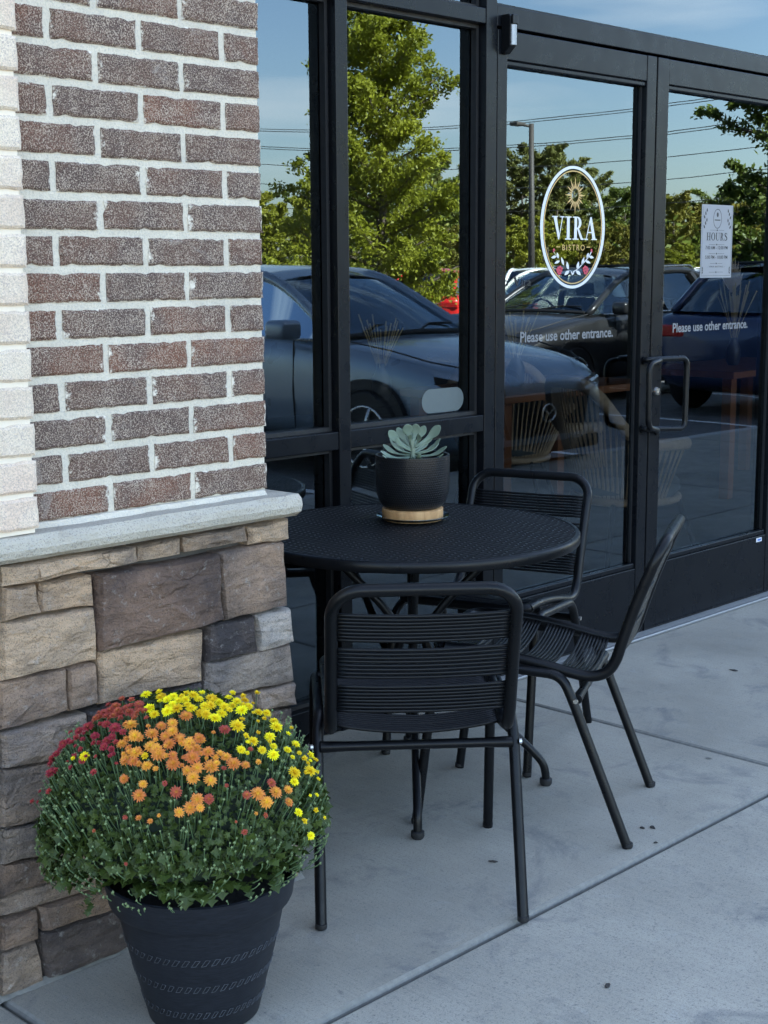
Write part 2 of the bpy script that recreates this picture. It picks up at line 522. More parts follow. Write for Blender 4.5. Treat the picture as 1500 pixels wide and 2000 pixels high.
# ------------------------------------------------------------------ brick pier
XP0, XP1 = -0.70, 0.505
YB = -0.64
def brick_mesh(name, L_, H_, D_, seed, mat, n=15):
    """brick with a ragged face outline; centred on the face, depth towards +y"""
    r = random.Random(seed)
    pts = []
    hx, hz = L_/2, H_/2
    nx = max(3, int(n*L_/0.2)); nz_ = 4
    def jit(a): return r.uniform(-a, a)
    for i in range(nx): pts.append((-hx+L_*i/nx, -hz))
    for i in range(nz_): pts.append((hx, -hz+H_*i/nz_))
    for i in range(nx): pts.append((hx-L_*i/nx, hz))
    for i in range(nz_): pts.append((-hx, hz-H_*i/nz_))
    o = []
    for x, z in pts:
        k_ = 0.0022 if r.random() > 0.12 else 0.0055
        ix, iz = abs(jit(k_)), abs(jit(k_))
        o.append((x-math.copysign(ix, x)+0.0012*math.copysign(1, x), z-math.copysign(iz, z)+0.0012*math.copysign(1, z)))
    k = len(o)
    mb = MB()
    back = [(x, D_, z) for x, z in o]
    edge = [(x, 0.0015+abs(jit(0.0015)), z) for x, z in o]
    inn = [(x*(1-0.006/hx), -0.001-abs(jit(0.001)), z*(1-0.005/hz)) for x, z in o]
    mb.loft([back, edge, inn], True, False)
    mb.add(inn, [tuple(range(k))])
    me = bpy.data.meshes.new(name)
    me.from_pydata(mb.v, [], mb.f); me.materials.append(mat); me.update()
    return me

def brickwork():
    CH, MX = 0.0677, 0.2032
    HB = 0.0535
    root = empty('brick_pier', (0.2, -0.32, 0.88), 'dark speckled brick pier with pale mortar standing on the stone plinth', 'brick pier')
    off = (0.2, -0.32, 0.88)
    mb = MB(); mb.box((-0.60, YB+0.0045, 0.878), (XP1-0.0055, 0.018, ZB))
    # front recess of mortar
    core = mb.build('mortar', M_mortar, root, off=off)
    def put(me, x, y, z, rz=0, par=root, o0=off):
        o = link(bpy.data.objects.new('brick', me)); o.parent = par
        o.location = (x-o0[0], y-o0[1], z-o0[2]); o.rotation_euler = (0, 0, rz)
        return o
    ST = [brick_mesh('brick', 0.189, HB, 0.09, i, M_brick) for i in range(9)]
    HD = [brick_mesh('brick', 0.088, HB, 0.09, 50+i, M_brick) for i in range(6)]
    EN = [brick_mesh('brick', 0.1935, HB, 0.09, 80+i, M_brick) for i in range(4)]
    k = 14
    while True:
        z = 1.835-(k-0.5)*CH
        if z > ZB-0.03: break
        j = rnd.uniform(-0.0012, 0.0012)
        if k % 2:
            put(rnd.choice(HD), -0.0515, YB, z+j); put(rnd.choice(ST), 0.1016, YB, z+j); put(rnd.choice(ST), 0.3048, YB, z-j)
            put(rnd.choice(HD), 0.4582, YB, z)
            ys = [(-0.5345, 'E'), (-0.330, 'S'), (-0.1265, 'S')]
            for y, q in ys: put(rnd.choice(ST), XP1-0.001, y, z, R(90))
        else:
            put(rnd.choice(ST), 0.0, YB, z+j); put(rnd.choice(ST), 0.2032, YB, z-j); put(rnd.choice(EN), 0.4065, YB, z)
            for y in (-0.432, -0.229): put(rnd.choice(ST), XP1-0.001, y, z, R(90))
            put(rnd.choice(HD), XP1-0.001, -0.0785, z, R(90))
        k -= 1
    # broken mortar bed squeezed out on the ledge
    r = random.Random(3); mb = MB(); n = 46
    top, bot, bk = [], [], []
    for i in range(n+1):
        x = -0.085+(0.492+0.085)*i/n
        top.append((x, YB-0.003-r.uniform(0, 0.003), 0.8915+r.uniform(-0.001, 0.002)))
        bot.append((x, YB-0.008-r.uniform(0, 0.006), 0.881))
        bk.append((x, YB+0.004, 0.893))
    mb.loft([bk, top, bot], False, False)
    mb.build('mortar_bed', M_mortar, root, off=off)

    # whitewashed panel, 45 mm proud, at the left
    YW = -0.686
    r2 = empty('whitewashed_brick_panel', (-0.4, -0.6, 0.88), 'whitewashed pinkish brick panel standing proud beside the dark brick pier', 'brick wall')
    o2 = (-0.4, -0.6, 0.88)
    XE = -0.093
    mb = MB(); mb.box((-1.2, YW+0.006, 0.8835), (XE-0.006, YB+0.003, ZB)); mb.build('mortar', simple('whitewashed_mortar', (0.76, 0.66, 0.53), 0.95, var=0.08, vs=30, bump=0.5, bs=150), r2, off=o2)
    SW = [brick_mesh('brick', 0.193, 0.0575, 0.04, 120+i, M_wbrick) for i in range(7)]
    HW = [brick_mesh('brick', 0.0915, 0.0575, 0.04, 150+i, M_wbrick) for i in range(4)]
    k = 14
    while True:
        z = 1.835-(k-0.5)*CH
        if z > ZB-0.03: break
        x = XE
        first = rnd.choice(HW) if k % 2 == 0 else rnd.choice(SW)
        wd = 0.0915 if k % 2 == 0 else 0.193
        put(first, x-wd/2, YW+rnd.uniform(-.001, .001), z, 0, r2, o2); x -= wd+0.010
        for _ in range(2):
            put(rnd.choice(SW), x-0.0965, YW, z, 0, r2, o2); x -= 0.2032
        k -= 1
brickwork()

# ------------------------------------------------------------------ stone plinth
TAN, TAN2, DARK, BRN, GRY, BLU, LIT, DK2 = ((0.53, 0.40, 0.285), (0.59, 0.455, 0.33), (0.195, 0.138, 0.110), (0.37, 0.275, 0.21), (0.43, 0.35, 0.285), (0.39, 0.335, 0.285), (0.64, 0.59, 0.53), (0.130, 0.110, 0.104))
STONES = [
 ([(-2,1106),(259,1067),(264,1095),(-2,1146)], TAN2), ([(266,1067),(350,1049),(352,1081),(268,1097)], TAN2),
 ([(357,1047),(476,1028),(481,1055),(357,1080)], TAN), ([(483,1029),(562,1013),(561,1053),(485,1065)], TAN2),
 ([(-2,1150),(65,1140),(72,1195),(-2,1215)], TAN), ([(75,1139),(180,1122),(182,1181),(77,1197)], TAN),
 ([(183,1123),(420,1083),(429,1209),(189,1272)], DARK), ([(423,1081),(546,1057),(554,1181),(432,1209)], BRN),
 ([(-2,1218),(180,1186),(187,1286),(-2,1330)], TAN2), ([(190,1275),(394,1229),(392,1329),(190,1373)], TAN),
 ([(401,1223),(490,1202),(497,1272),(400,1291)], DK2), ([(494,1201),(561,1187),(567,1253),(502,1271)], LIT),
 ([(400,1294),(564,1257),(571,1328),(395,1367)], BLU), ([(494,1350),(569,1332),(570,1374),(500,1387)], GRY),
 ([(393,1371),(491,1352),(497,1389),(393,1413)], GRY), ([(499,1391),(565,1378),(568,1432),(501,1447)], GRY),
 ([(-2,1332),(127,1306),(132,1387),(-2,1428)], BRN), ([(130,1305),(183,1296),(187,1373),(134,1386)], BRN),
 ([(-2,1432),(165,1392),(168,1466),(-2,1498)], GRY), ([(168,1392),(390,1334),(390,1440),(171,1465)], DK2),
 ([(-2,1502),(160,1470),(170,1574),(-2,1614)], GRY), ([(-2,1618),(100,1593),(106,1661),(-2,1684)], BLU),
 ([(-2,1688),(100,1664),(107,1714),(-2,1749)], BRN), ([(-2,1754),(115,1714),(225,1690),(222,1724),(72,1768),(-2,1792)], GRY),
 ([(73,1770),(224,1727),(226,1766),(77,1817)], BRN), ([(-2,1796),(69,1774),(68,1832),(-2,1855)], BRN),
 ([(77,1820),(240,1765),(250,1842),(85,1909)], DK2), ([(-2,1859),(66,1836),(80,1912),(-2,1947)], GRY),
 ([(172,1469),(390,1418),(392,1500),(174,1560)], GRY), ([(394,1417),(497,1393),(500,1470),(396,1496)], BRN),
 ([(500,1451),(568,1436),(572,1520),(502,1540)], DARK), ([(174,1566),(300,1532),(300,1620),(110,1660)], BLU),
 ([(304,1530),(500,1474),(502,1560),(304,1618)], TAN), ([(504,1544),(574,1524),(576,1600),(506,1622)], GRY),
 ([(111,1663),(330,1620),(330,1690),(112,1711)], GRY), ([(334,1620),(502,1564),(505,1640),(334,1690)], BRN),
 ([(507,1625),(577,1604),(579,1690),(508,1715)], BLU), ([(230,1690),(420,1668),(422,1730),(232,1764)], TAN),
 ([(424,1666),(505,1645),(508,1720),(426,1745)], GRY), ([(252,1764),(424,1734),(426,1790),(256,1838)], DARK),
 ([(428,1748),(508,1718),(510,1752),(430,1788)], BRN), ([(511,1716),(581,1694),(581,1720),(512,1750)], TAN),
]
def stonework():
    YS = -0.668
    root = empty('stone_plinth', (0, -0.3, 0), 'ledge stone plinth in tan, grey and brown under the brick pier', 'stone wall')
    off = (0, -0.3, 0)
    dk = simple('stone_joint', (0.075, 0.068, 0.062), 0.95, var=0.3, bump=0.5, bs=90)
    mb = MB(); mb.box((-1.3, YS+0.032, -0.03), (0.498, 0.016, 0.834)); mb.build('joint_mortar', dk, root, off=off)
    def stone(poly, col, plane='front', d=None):
        # poly: (u, z) in the face, u along x (front) or -y (return)
        n = len(poly)
        cx = sum(p[0] for p in poly)/n; cz = sum(p[1] for p in poly)/n
        ring = []
        for i in range(n):
            a, b = poly[i], poly[(i+1) % n]
            ln = math.hypot(b[0]-a[0], b[1]-a[1]); kk = max(2, min(5, int(ln/0.035)))
            for q in range(kk):
                t = q/kk
                jx = rnd.uniform(-.0028, .0028); jz = rnd.uniform(-.0028, .0028)
                ring.append((a[0]+(b[0]-a[0])*t+jx, a[1]+(b[1]-a[1])*t+jz))
        m = len(ring)
        pr = d if d is not None else rnd.uniform(0.0, 0.017)
        sd_ = rnd.uniform(0, 50)
        def S(k, y, amp):
            out = []
            for u, z in ring:
                uu = cx+(u-cx)*k; zz = cz+(z-cz)*k
                yy = y+mnoise.noise(Vector((uu*24, zz*24, sd_)))*amp
                out.append((uu, yy, zz))
            return out
        ins = min(0.006/ max(0.02, min(max(p[0] for p in poly)-min(p[0] for p in poly), max(p[1] for p in poly)-min(p[1] for p in poly))/2), 0.3)
        rings = [S(1, 0.05, 0), S(1.0, 0.002-pr*0.7, 0.002), S(1-ins*0.5, -pr-0.006, 0.004), S(1-ins*1.6, -pr-0.008, 0.007), S(0.55, -pr-0.008, 0.014)]
        mb = MB(); mb.loft(rings, True, False)
        c = (cx, -pr-0.011, cz)
        last = rings[-1]
        mb.add(last+[c], [(i, (i+1) % m, m) for i in range(m)])
        if plane == 'front': mb.v = [(u, YS+y, z) for u, y, z in mb.v]
        else: mb.v = [(0.530-y, u, z) for u, y, z in mb.v]
        o = mb.build('stone', M_stone, root, off=off, smooth=True, autosm=28)
        kb = rnd.uniform(0.86, 1.14); o.color = (*[c_*kb for c_ in col], 1)
    for q, col in STONES:
        poly = []
        for x, y in q:
            P = on(x, y, 1, YS)
            poly.append((P.x, max(0.004, P.z)))
        poly = poly[::-1]
        stone(poly, col)
    cols = [TAN, TAN2, BRN, GRY, BLU, DARK, GRY]
    # continuation to the left of the frame, and the return towards the glass
    z = 0.004
    while z < 0.80:
        h = min(rnd.choice((0.06, 0.09, 0.12)), 0.832-z)
        if 0.832-z-h < 0.04: h = 0.832-z
        x = -0.222
        while x > -1.1:
            wd = rnd.uniform(0.14, 0.3)
            stone([(x-wd+0.004, z), (x, z), (x, z+h-0.005), (x-wd+0.004, z+h-0.005)], rnd.choice(cols)); x -= wd
        u = -0.61
        while u < -0.02:
            wd = min(rnd.uniform(0.12, 0.26), -0.012-u)
            if -0.012-u-wd < 0.06: wd = -0.012-u
            stone([(u, z), (u+wd-0.004, z), (u+wd-0.004, z+h-0.005), (u, z+h-0.005)], rnd.choice(cols), 'side', 0.004); u += wd
        z += h
    # ledge cap with rock-faced edge
    r = random.Random(11)
    x0, x1, y0, z0, z1 = -1.25, 0.556, -0.706, 0.8345, 0.8825
    mb = MB(); rings = []
    path = [(x0+(x1-x0-0.012)*i/40, y0) for i in range(41)] + [(x1, y0+0.012)] + [(x1, y0+0.012+(0.70-0.012)*i/14) for i in range(1, 15)]
    def off_path(k):
        return [(x-(k if i > 40 else 0), y+(k if i <= 40 else 0)) for i, (x, y) in enumerate(path)]
    prof = [(0.30, z0), (0.020, z0), (0.004, z0+0.010), (0.0, z0+0.024), (0.003, z0+0.037), (0.012, z1), (0.32, z1)]
    for kk, zz in prof:
        big = kk > 0.1
        ring = []
        for i, (x, y) in enumerate(off_path(0.012 if big else kk)):
            if big:
                x2 = min(x, x1-0.30) if i > 40 else x; y2 = -0.40 if i <= 40 else y
                if i <= 40: x2 = min(x, x1-0.30)
                ring.append((x2, max(y2, -0.40), zz)); continue
            jj = 0.0 if zz in (z0, z1) else 0.0045
            q = mnoise.noise(Vector((x*16, y*16, zz*22)))*jj + r.uniform(-.0008, .0008)
            ring.append((x + (q if i > 40 else 0), y + (q if i <= 40 else 0), zz + (mnoise.noise(Vector((x*22, y*9, zz*5)))*0.0022 if 0.001 < kk < 0.05 else 0)))
        rings.append(ring)
    mb.loft(rings, False, False)
    mb.build('ledge_cap', M_cap, root, off=off)
    # grout fillet at the foot
    mb = MB(); top, bot = [], []
    for i in range(90):
        x = -0.35+0.90*i/89
        k = 0.010+0.010*abs(mnoise.noise(Vector((x*23, 1, 0))))
        top.append((x, YS-0.006, k*0.9)); bot.append((x, YS-0.016-k*0.5+mnoise.noise(Vector((x*50, 3, 0)))*0.006, 0.0012))
    mb.loft([top, bot], False, False)
    mb.build('grout_fillet', M_edge, root, off=off)
stonework()

# ------------------------------------------------------------------ storefront
DG = 0.030   # door glass
def storefront():
    root = empty('storefront', (2, 0, 0), 'black aluminium storefront framing with tall tinted panes beside the doors', 'storefront')
    off = (2, 0, 0)
    def fr(n, a, b, par=root, bev=0.0025, mat=M_alu):
        mb = MB(); mb.box(a, b); return mb.build(n, mat, par, off=off, bevel=bev, seg=2)
    D1 = 0.114
    # uprights
    for n, xa, xb in (('mullion', 1.335, 1.382), ('mullion', 1.976, 2.0275), ('mullion', 0.512, 0.56), ('mullion', 3.852, 3.905), ('mullion', 5.0, 5.05), ('mullion', 6.2, 6.25), ('mullion', 7.15, 7.2), ('mullion', -0.74, -0.69)):
        fr(n, (xa, 0, 0.0), (xb, D1, ZB))
    bays = [(0.56, 1.335), (1.382, 1.976), (3.905, 5.0), (5.05, 6.2), (6.25, 7.15)]
    for xa, xb in bays:
        xa += 0.0006; xb -= 0.0006
        fr('sill_rail', (xa, 0.002, 0.004), (xb, D1-0.002, 0.095))
        fr('middle_rail', (xa, 0.002, 0.845), (xb, D1-0.002, 0.897))
        fr('head_rail', (xa, 0.002, 2.094), (xb, D1-0.002, 2.140))
        fr('top_rail', (xa, 0.002, ZB-0.05), (xb, D1-0.002, ZB-0.001))
        for za, zb in ((0.095, 0.845), (0.897, 2.094), (2.140, ZB-0.05)):
            # stops and gasket, then the pane
            for (p, q) in (((xa, za), (xa+0.012, zb)), ((xb-0.012, za), (xb, zb)), ((xa+0.012, za), (xb-0.012, za+0.012)), ((xa+0.012, zb-0.012), (xb-0.012, zb))):
                fr('glazing_stop', (p[0]+.0003, 0.030, p[1]+.0003), (q[0]-.0003, 0.052, q[1]-.0003), bev=0, mat=M_gask)
            mb = MB(); a, b = (xa+0.0005, YG, za+0.0005), (xb-0.0005, YG+0.008, zb-0.0005)
            mb.box(a, b)
            mb.m = [1, 1, 0, 1, 1, 1]
            mb.build('glass_pane', [M_glass, M_gback], root, off=off)
    # door head, transom pane
    fr('door_header', (2.0281, 0.001, 2.094), (3.8514, D1-0.001, 2.157))
    fr('header_ledge', (2.0283, 0.018, 2.1573), (3.8512, D1-0.003, 2.166), bev=0)
    fr('top_rail', (2.0281, 0.002, ZB-0.05), (3.8514, D1-0.002, ZB-0.001))
    mb = MB(); mb.box((2.0281, YG, 2.1665), (3.8514, YG+0.008, ZB-0.0505)); mb.m = [1, 1, 0, 1, 1, 1]
    mb.build('glass_pane', [M_glass, M_gback], root, off=off)
    fr('threshold', (2.0281, -0.050, 0.0005), (3.8514, D1, 0.0125), bev=0.004, mat=M_thr)
    mb = MB()
    for y in (-0.030, -0.018, -0.006): mb.box((2.03, y, 0.0126), (3.85, y+0.004, 0.0145))
    mb.build('threshold_ridge', M_thr, root, off=off)
    # doors
    def door(xa, xb, st0, st1, lab):
        d = link(bpy.data.objects.new('door', None)); d.parent = root; d.location = ((xa+xb)/2-2, 0.02, 0)
        o2 = ((xa+xb)/2, 0.02, 0)
        d['label'] = lab
        def b(n, a, c, m=M_alu, bev=0.003):
            q = MB(); q.box(a, c); return q.build(n, m, d, off=o2, bevel=bev)
        y0, y1 = 0.0, 0.044
        b('stile', (xa, y0, 0.018), (st0, y1, 2.086)); b('stile', (st1, y0, 0.018), (xb, y1, 2.086))
        b('top_rail', (st0+.0004, y0+0.0015, 1.998), (st1-.0004, y1-.001, 2.0855))
        b('bottom_rail', (st0+.0004, y0+0.0015, 0.0185), (st1-.0004, y1-.001, 0.262))
        # bevelled glazing bead
        z0, z1 = 0.2622, 1.998
        for a, c in (((st0+.0004, z0), (st1-.0004, z0+0.020)), ((st0+.0004, z1-0.017), (st1-.0004, z1-.0003))):
            b('glazing_bead', (a[0], 0.006, a[1]), (c[0], 0.028, c[1]), M_alu, 0.004)
        b('door_sweep', (xa+.004, 0.002, 0.013), (xb-.004, 0.03, 0.0178), M_gask, 0)
        for a, c in (((st0+.0004, z0+.0202), (st0+.008, z1-.0173)), ((st1-.008, z0+.0202), (st1-.0004, z1-.0173))):
            b('gasket', (a[0], 0.020, a[1]), (c[0], 0.029, c[1]), M_gask, 0)
        q = MB(); q.box((st0+.0006, DG, z0), (st1-.0006, DG+0.008, z1)); q.m = [1, 1, 0, 1, 1, 1]
        q.build('glass_pane', [M_glass, M_gback], d, off=o2)
        return d, o2
    dl, ol = door(2.0305, 2.900, 2.078, 2.842, 'left glass door leaf carrying the oval emblem')
    dr, orr = door(2.9075, 3.8490, 2.979, 3.785, 'right glass door leaf with pull handle, lock and hours sheet')
    # pulls
    def pull(px, y0, ends, par, o2):
        pts = [on(x, y, 1, yy) for x, y, yy in px]
        mb = MB(); mb.tube(fillet(pts, 0.032, 7), 0.0105, 12)
        for e in (pts[0], pts[-1]):
            mb.tube([Vector((e.x, 0.0, e.z)), Vector((e.x, -0.006, e.z))], 0.016, 12)
        mb.build('handle', M_chair, par, off=o2, smooth=True, autosm=40)
    pull([(1287, 705, -0.0), (1291, 703, -0.045), (1268, 712, -0.062), (1266, 835, -0.062), (1286, 841, -0.045), (1283, 842, 0.0)], 0, None, dr, orr)
    pull([(1258, 704, -0.0), (1262, 703, -0.03), (1342, 699, -0.062), (1337, 837, -0.062), (1258, 838, -0.03), (1254, 838, 0.0)], 0, None, dl, ol)
    P = on(1281, 764, 1, 0)
    q = MB()
    def ring(r, y): return [(P.x+r*math.cos(2*PI*k/20), y, P.z+r*math.sin(2*PI*k/20)) for k in range(20)]
    q.loft([ring(0.016, 0.0), ring(0.016, -0.004), ring(0.014, -0.007), ring(0.0135, -0.010)], True, True)
    q.box((P.x-0.002, -0.0125, P.z-0.006), (P.x+0.002, -0.010, P.z+0.006))
    q.build('lock', M_steel, dr, off=orr, smooth=True, autosm=40)
    # small blue-printed sticker low on the right leaf
    P = on(1482, 1054, 1, 0)
    s = MB(); s.box((P.x-0.022, -0.0012, P.z-0.0085), (P.x+0.022, 0.0, P.z+0.0085))
    st = s.build('sticker', M_white, dr, off=orr)
    st['label'] = 'small white maker sticker with blue lettering'
    q = MB()
    for i in range(5): q.box((P.x-0.012+i*0.0058, -0.0016, P.z-0.004), (P.x-0.008+i*0.0058, -0.0012, P.z+0.0035))
    q.build('lettering', simple('blue_ink', (0.02, 0.12, 0.5), 0.5), st, off=(0, 0, 0)).matrix_parent_inverse = Matrix.Translation((-orr[0], -orr[1], -orr[2]))
    return root
FRONT = storefront()

# motion sensor on the jamb
def sensor():
    P = on(985, 68, 1, 0)
    c = (P.x, 0, P.z)
    root = empty('motion_sensor', (P.x, 0, P.z), 'small black motion sensor with silver lens on the post above the left door', 'sensor')
    mb = MB()
    prof = [(0.0, 0.058), (-0.030, 0.058), (-0.036, 0.050), (-0.036, -0.036), (-0.012, -0.058), (0.0, -0.058)]
    mb.loft([[(-0.0150, y, z) for y, z in prof], [(0.0150, y, z) for y, z in prof]], True, True)
    mb.build('housing', M_chair, root, bevel=0.003)
    mb = MB()
    rings = []
    for z in (-0.034, 0.026):
        rings.append([(0.0128*math.cos(PI*k/10), -0.0365-0.008*math.sin(PI*k/10), z) for k in range(11)])
    mb.loft(rings, False, False)
    mb.add([(0, -0.0365, 0.026)]+rings[1], [(0, i, i+1) for i in range(1, 11)])
    mb.build('lens', simple('silver_lens', (0.22, 0.23, 0.25), 0.3, metal=0.5), root, smooth=True, autosm=50)
    mb = MB(); mb.box((-0.0135, -0.0455, 0.0265), (0.0135, -0.0362, 0.056)); mb.build('lens_cap', M_chair, root, bevel=0.003)
sensor()

# ------------------------------------------------------------------ lettering on the glass
DGM = None
def text_mesh(body, size, bold=0.0, sx=1.0, align='CENTER', spacing=1.0):
    cu = bpy.data.curves.new('txt', 'FONT')
    cu.body = body; cu.size = size; cu.offset = bold; cu.align_x = align; cu.resolution_u = 3
    cu.space_character = spacing
    o = link(bpy.data.objects.new('txt', cu))
    dg = bpy.context.evaluated_depsgraph_get(); dg.update()
    me = bpy.data.meshes.new_from_object(o.evaluated_get(dg))
    vs = [(v.co.x*sx, 0, v.co.y) for v in me.vertices]
    fs = [tuple(p.vertices) for p in me.polygons]
    bpy.data.objects.remove(o); bpy.data.curves.remove(cu); bpy.data.meshes.remove(me)
    return vs, fs

def shape_mesh(loops):
    """filled outline(s) with holes -> flat mesh in xz"""
    cu = bpy.data.curves.new('shp', 'CURVE'); cu.dimensions = '2D'; cu.fill_mode = 'BOTH'
    for lp in loops:
        s = cu.splines.new('POLY'); s.points.add(len(lp)-1); s.use_cyclic_u = True
        for p, (x, z) in zip(s.points, lp): p.co = (x, z, 0, 1)
    o = link(bpy.data.objects.new('shp', cu))
    dg = bpy.context.evaluated_depsgraph_get(); dg.update()
    me = bpy.data.meshes.new_from_object(o.evaluated_get(dg))
    vs = [(v.co.x, 0, v.co.y) for v in me.vertices]
    fs = [tuple(p.vertices) for p in me.polygons]
    bpy.data.objects.remove(o); bpy.data.curves.remove(cu); bpy.data.meshes.remove(me)
    return vs, fs

def flat(name, parts, mat, parent, y=0.0):
    mb = MB()
    for vs, fs in parts: mb.add([(a, b+y, c) for a, b, c in vs], fs)
    return mb.build(name, mat, parent)

def ell(cx, cz, rx, rz, n=40, a0=0, a1=2*PI):
    return [(cx+rx*math.cos(a0+(a1-a0)*k/n), cz+rz*math.sin(a0+(a1-a0)*k/n)) for k in range(n)]

# serif capitals in a 1-high box: list of loops, width
def rect(x0, z0, x1, z1): return [(x0, z0), (x1, z0), (x1, z1), (x0, z1)]
def union(*ls): return [[l] for l in ls]
def glyph(c):
    T = 0.07   # serif thickness
    t, h = 0.15, 0.05
    if c == 'I': return [[rect(0.09, 0, 0.09+t, 1)], [rect(0.0, 0, 0.33, h)], [rect(0.0, 1-h, 0.33, 1)]], 0.33
    if c == 'V': return [[[(0.03, 1), (0.20, 1), (0.36, 0.22), (0.50, 1), (0.55, 1), (0.35, 0), (0.30, 0)]], [rect(-0.04, 1-h, 0.26, 1)], [rect(0.40, 1-h, 0.62, 1)]], 0.60
    if c == 'A': return [[[(0.04, 0), (0.08, 0), (0.27, 0.76), (0.43, 0), (0.60, 0), (0.36, 1), (0.28, 1)]], [rect(0.14, 0.30, 0.42, 0.35)], [rect(-0.04, 0, 0.17, h)], [rect(0.36, 0, 0.66, h)]], 0.64
    if c == 'R':
        o = [(0.10, 0.46), (0.10, 1.0)] + [(0.26+0.22*math.cos(a), 0.735+0.265*math.sin(a)) for a in [PI/2-PI*k/12 for k in range(13)]]
        o2 = [(0.24, 0.52), (0.24, 0.95)] + [(0.25+0.085*math.cos(a), 0.735+0.215*math.sin(a)) for a in [PI/2-PI*k/12 for k in range(13)]]
        return [[o, o2], [rect(0.09, 0, 0.24, 0.47)], [[(0.24, 0.50), (0.34, 0.50), (0.56, 0.06), (0.62, 0.05), (0.62, 0), (0.45, 0)]], [rect(0, 0, 0.33, h)], [rect(0, 1-h, 0.2, 1)]], 0.62
    if c == 'H': return [[rect(0.08, 0, 0.21, 1)], [rect(0.45, 0, 0.58, 1)], [rect(0.2, 0.48, 0.46, 0.54)], [rect(0, 0, 0.29, h)], [rect(0.37, 0, 0.66, h)], [rect(0, 1-h, 0.29, 1)], [rect(0.37, 1-h, 0.66, 1)]], 0.66
    if c == 'O': return [[ell(0.32, 0.5, 0.32, 0.52), ell(0.32, 0.5, 0.17, 0.46)]], 0.64
    if c == 'U':
        o = [(0.07, 1), (0.07, 0.3)] + [(0.32+0.25*math.cos(a), 0.28+0.30*math.sin(a)) for a in [PI+PI*k/12 for k in range(13)]] + [(0.57, 1), (0.52, 1), (0.52, 0.3)] + [(0.36+0.16*math.cos(a), 0.28+0.23*math.sin(a)) for a in [-PI*k/12 for k in range(13)]] + [(0.20, 1)]
        return [[o], [rect(0, 1-h, 0.28, 1)], [rect(0.43, 1-h, 0.65, 1)]], 0.64
    if c == 'S':
        mid = [(0.40, 0.80), (0.36, 0.92), (0.24, 0.97), (0.12, 0.90), (0.10, 0.76), (0.16, 0.63), (0.30, 0.50), (0.40, 0.36), (0.40, 0.18), (0.30, 0.05), (0.17, 0.03), (0.08, 0.10), (0.05, 0.24)]
        wd = [0.02, 0.03, 0.04, 0.06, 0.07, 0.08, 0.085, 0.08, 0.07, 0.05, 0.04, 0.03, 0.02]
        sp = smooth_path([(x, z, 0) for x, z in mid], 3)
        Lp, Rp = [], []
        for i, p in enumerate(sp):
            tt = (sp[min(i+1, len(sp)-1)]-sp[max(i-1, 0)]).normalized()
            k = i/3; a = int(k); fct = k-a
            ww = wd[a] if a >= len(wd)-1 else wd[a]*(1-fct)+wd[a+1]*fct
            Lp.append((p.x-tt.y*ww, p.y+tt.x*ww)); Rp.append((p.x+tt.y*ww, p.y-tt.x*ww))
        return [[Lp+Rp[::-1]], [rect(0.36, 0.72, 0.42, 0.99)], [rect(0.03, 0.0, 0.08, 0.28)]], 0.48
def word(s, x, z, height, width):
    gs = [glyph(c) for c in s]
    gap = 0.07
    tot = sum(g[1] for g in gs)+gap*(len(s)-1)
    k = width/tot; cx = x; out = []
    for i, (loops, wd) in enumerate(gs):
        for n, lp in enumerate(loops):
            vs, fs = shape_mesh([[(cx+a*k, z+b*height) for a, b in l] for l in lp])
            out.append(([(a, -0.00004*n, c) for a, b, c in vs], fs))
        cx += (wd+gap)*k
    return out

def leaf_loop(x, z, ang, ln, wd, n=6):
    ca, sa = math.cos(ang), math.sin(ang)
    a = [(t/n*ln, wd*math.sin(PI*(t/n)**0.8)) for t in range(n+1)]
    b = [(t/n*ln, -wd*math.sin(PI*(t/n)**0.8)) for t in range(n-1, 0, -1)]
    return [(x+u*ca-v*sa, z+u*sa+v*ca) for u, v in a+b]

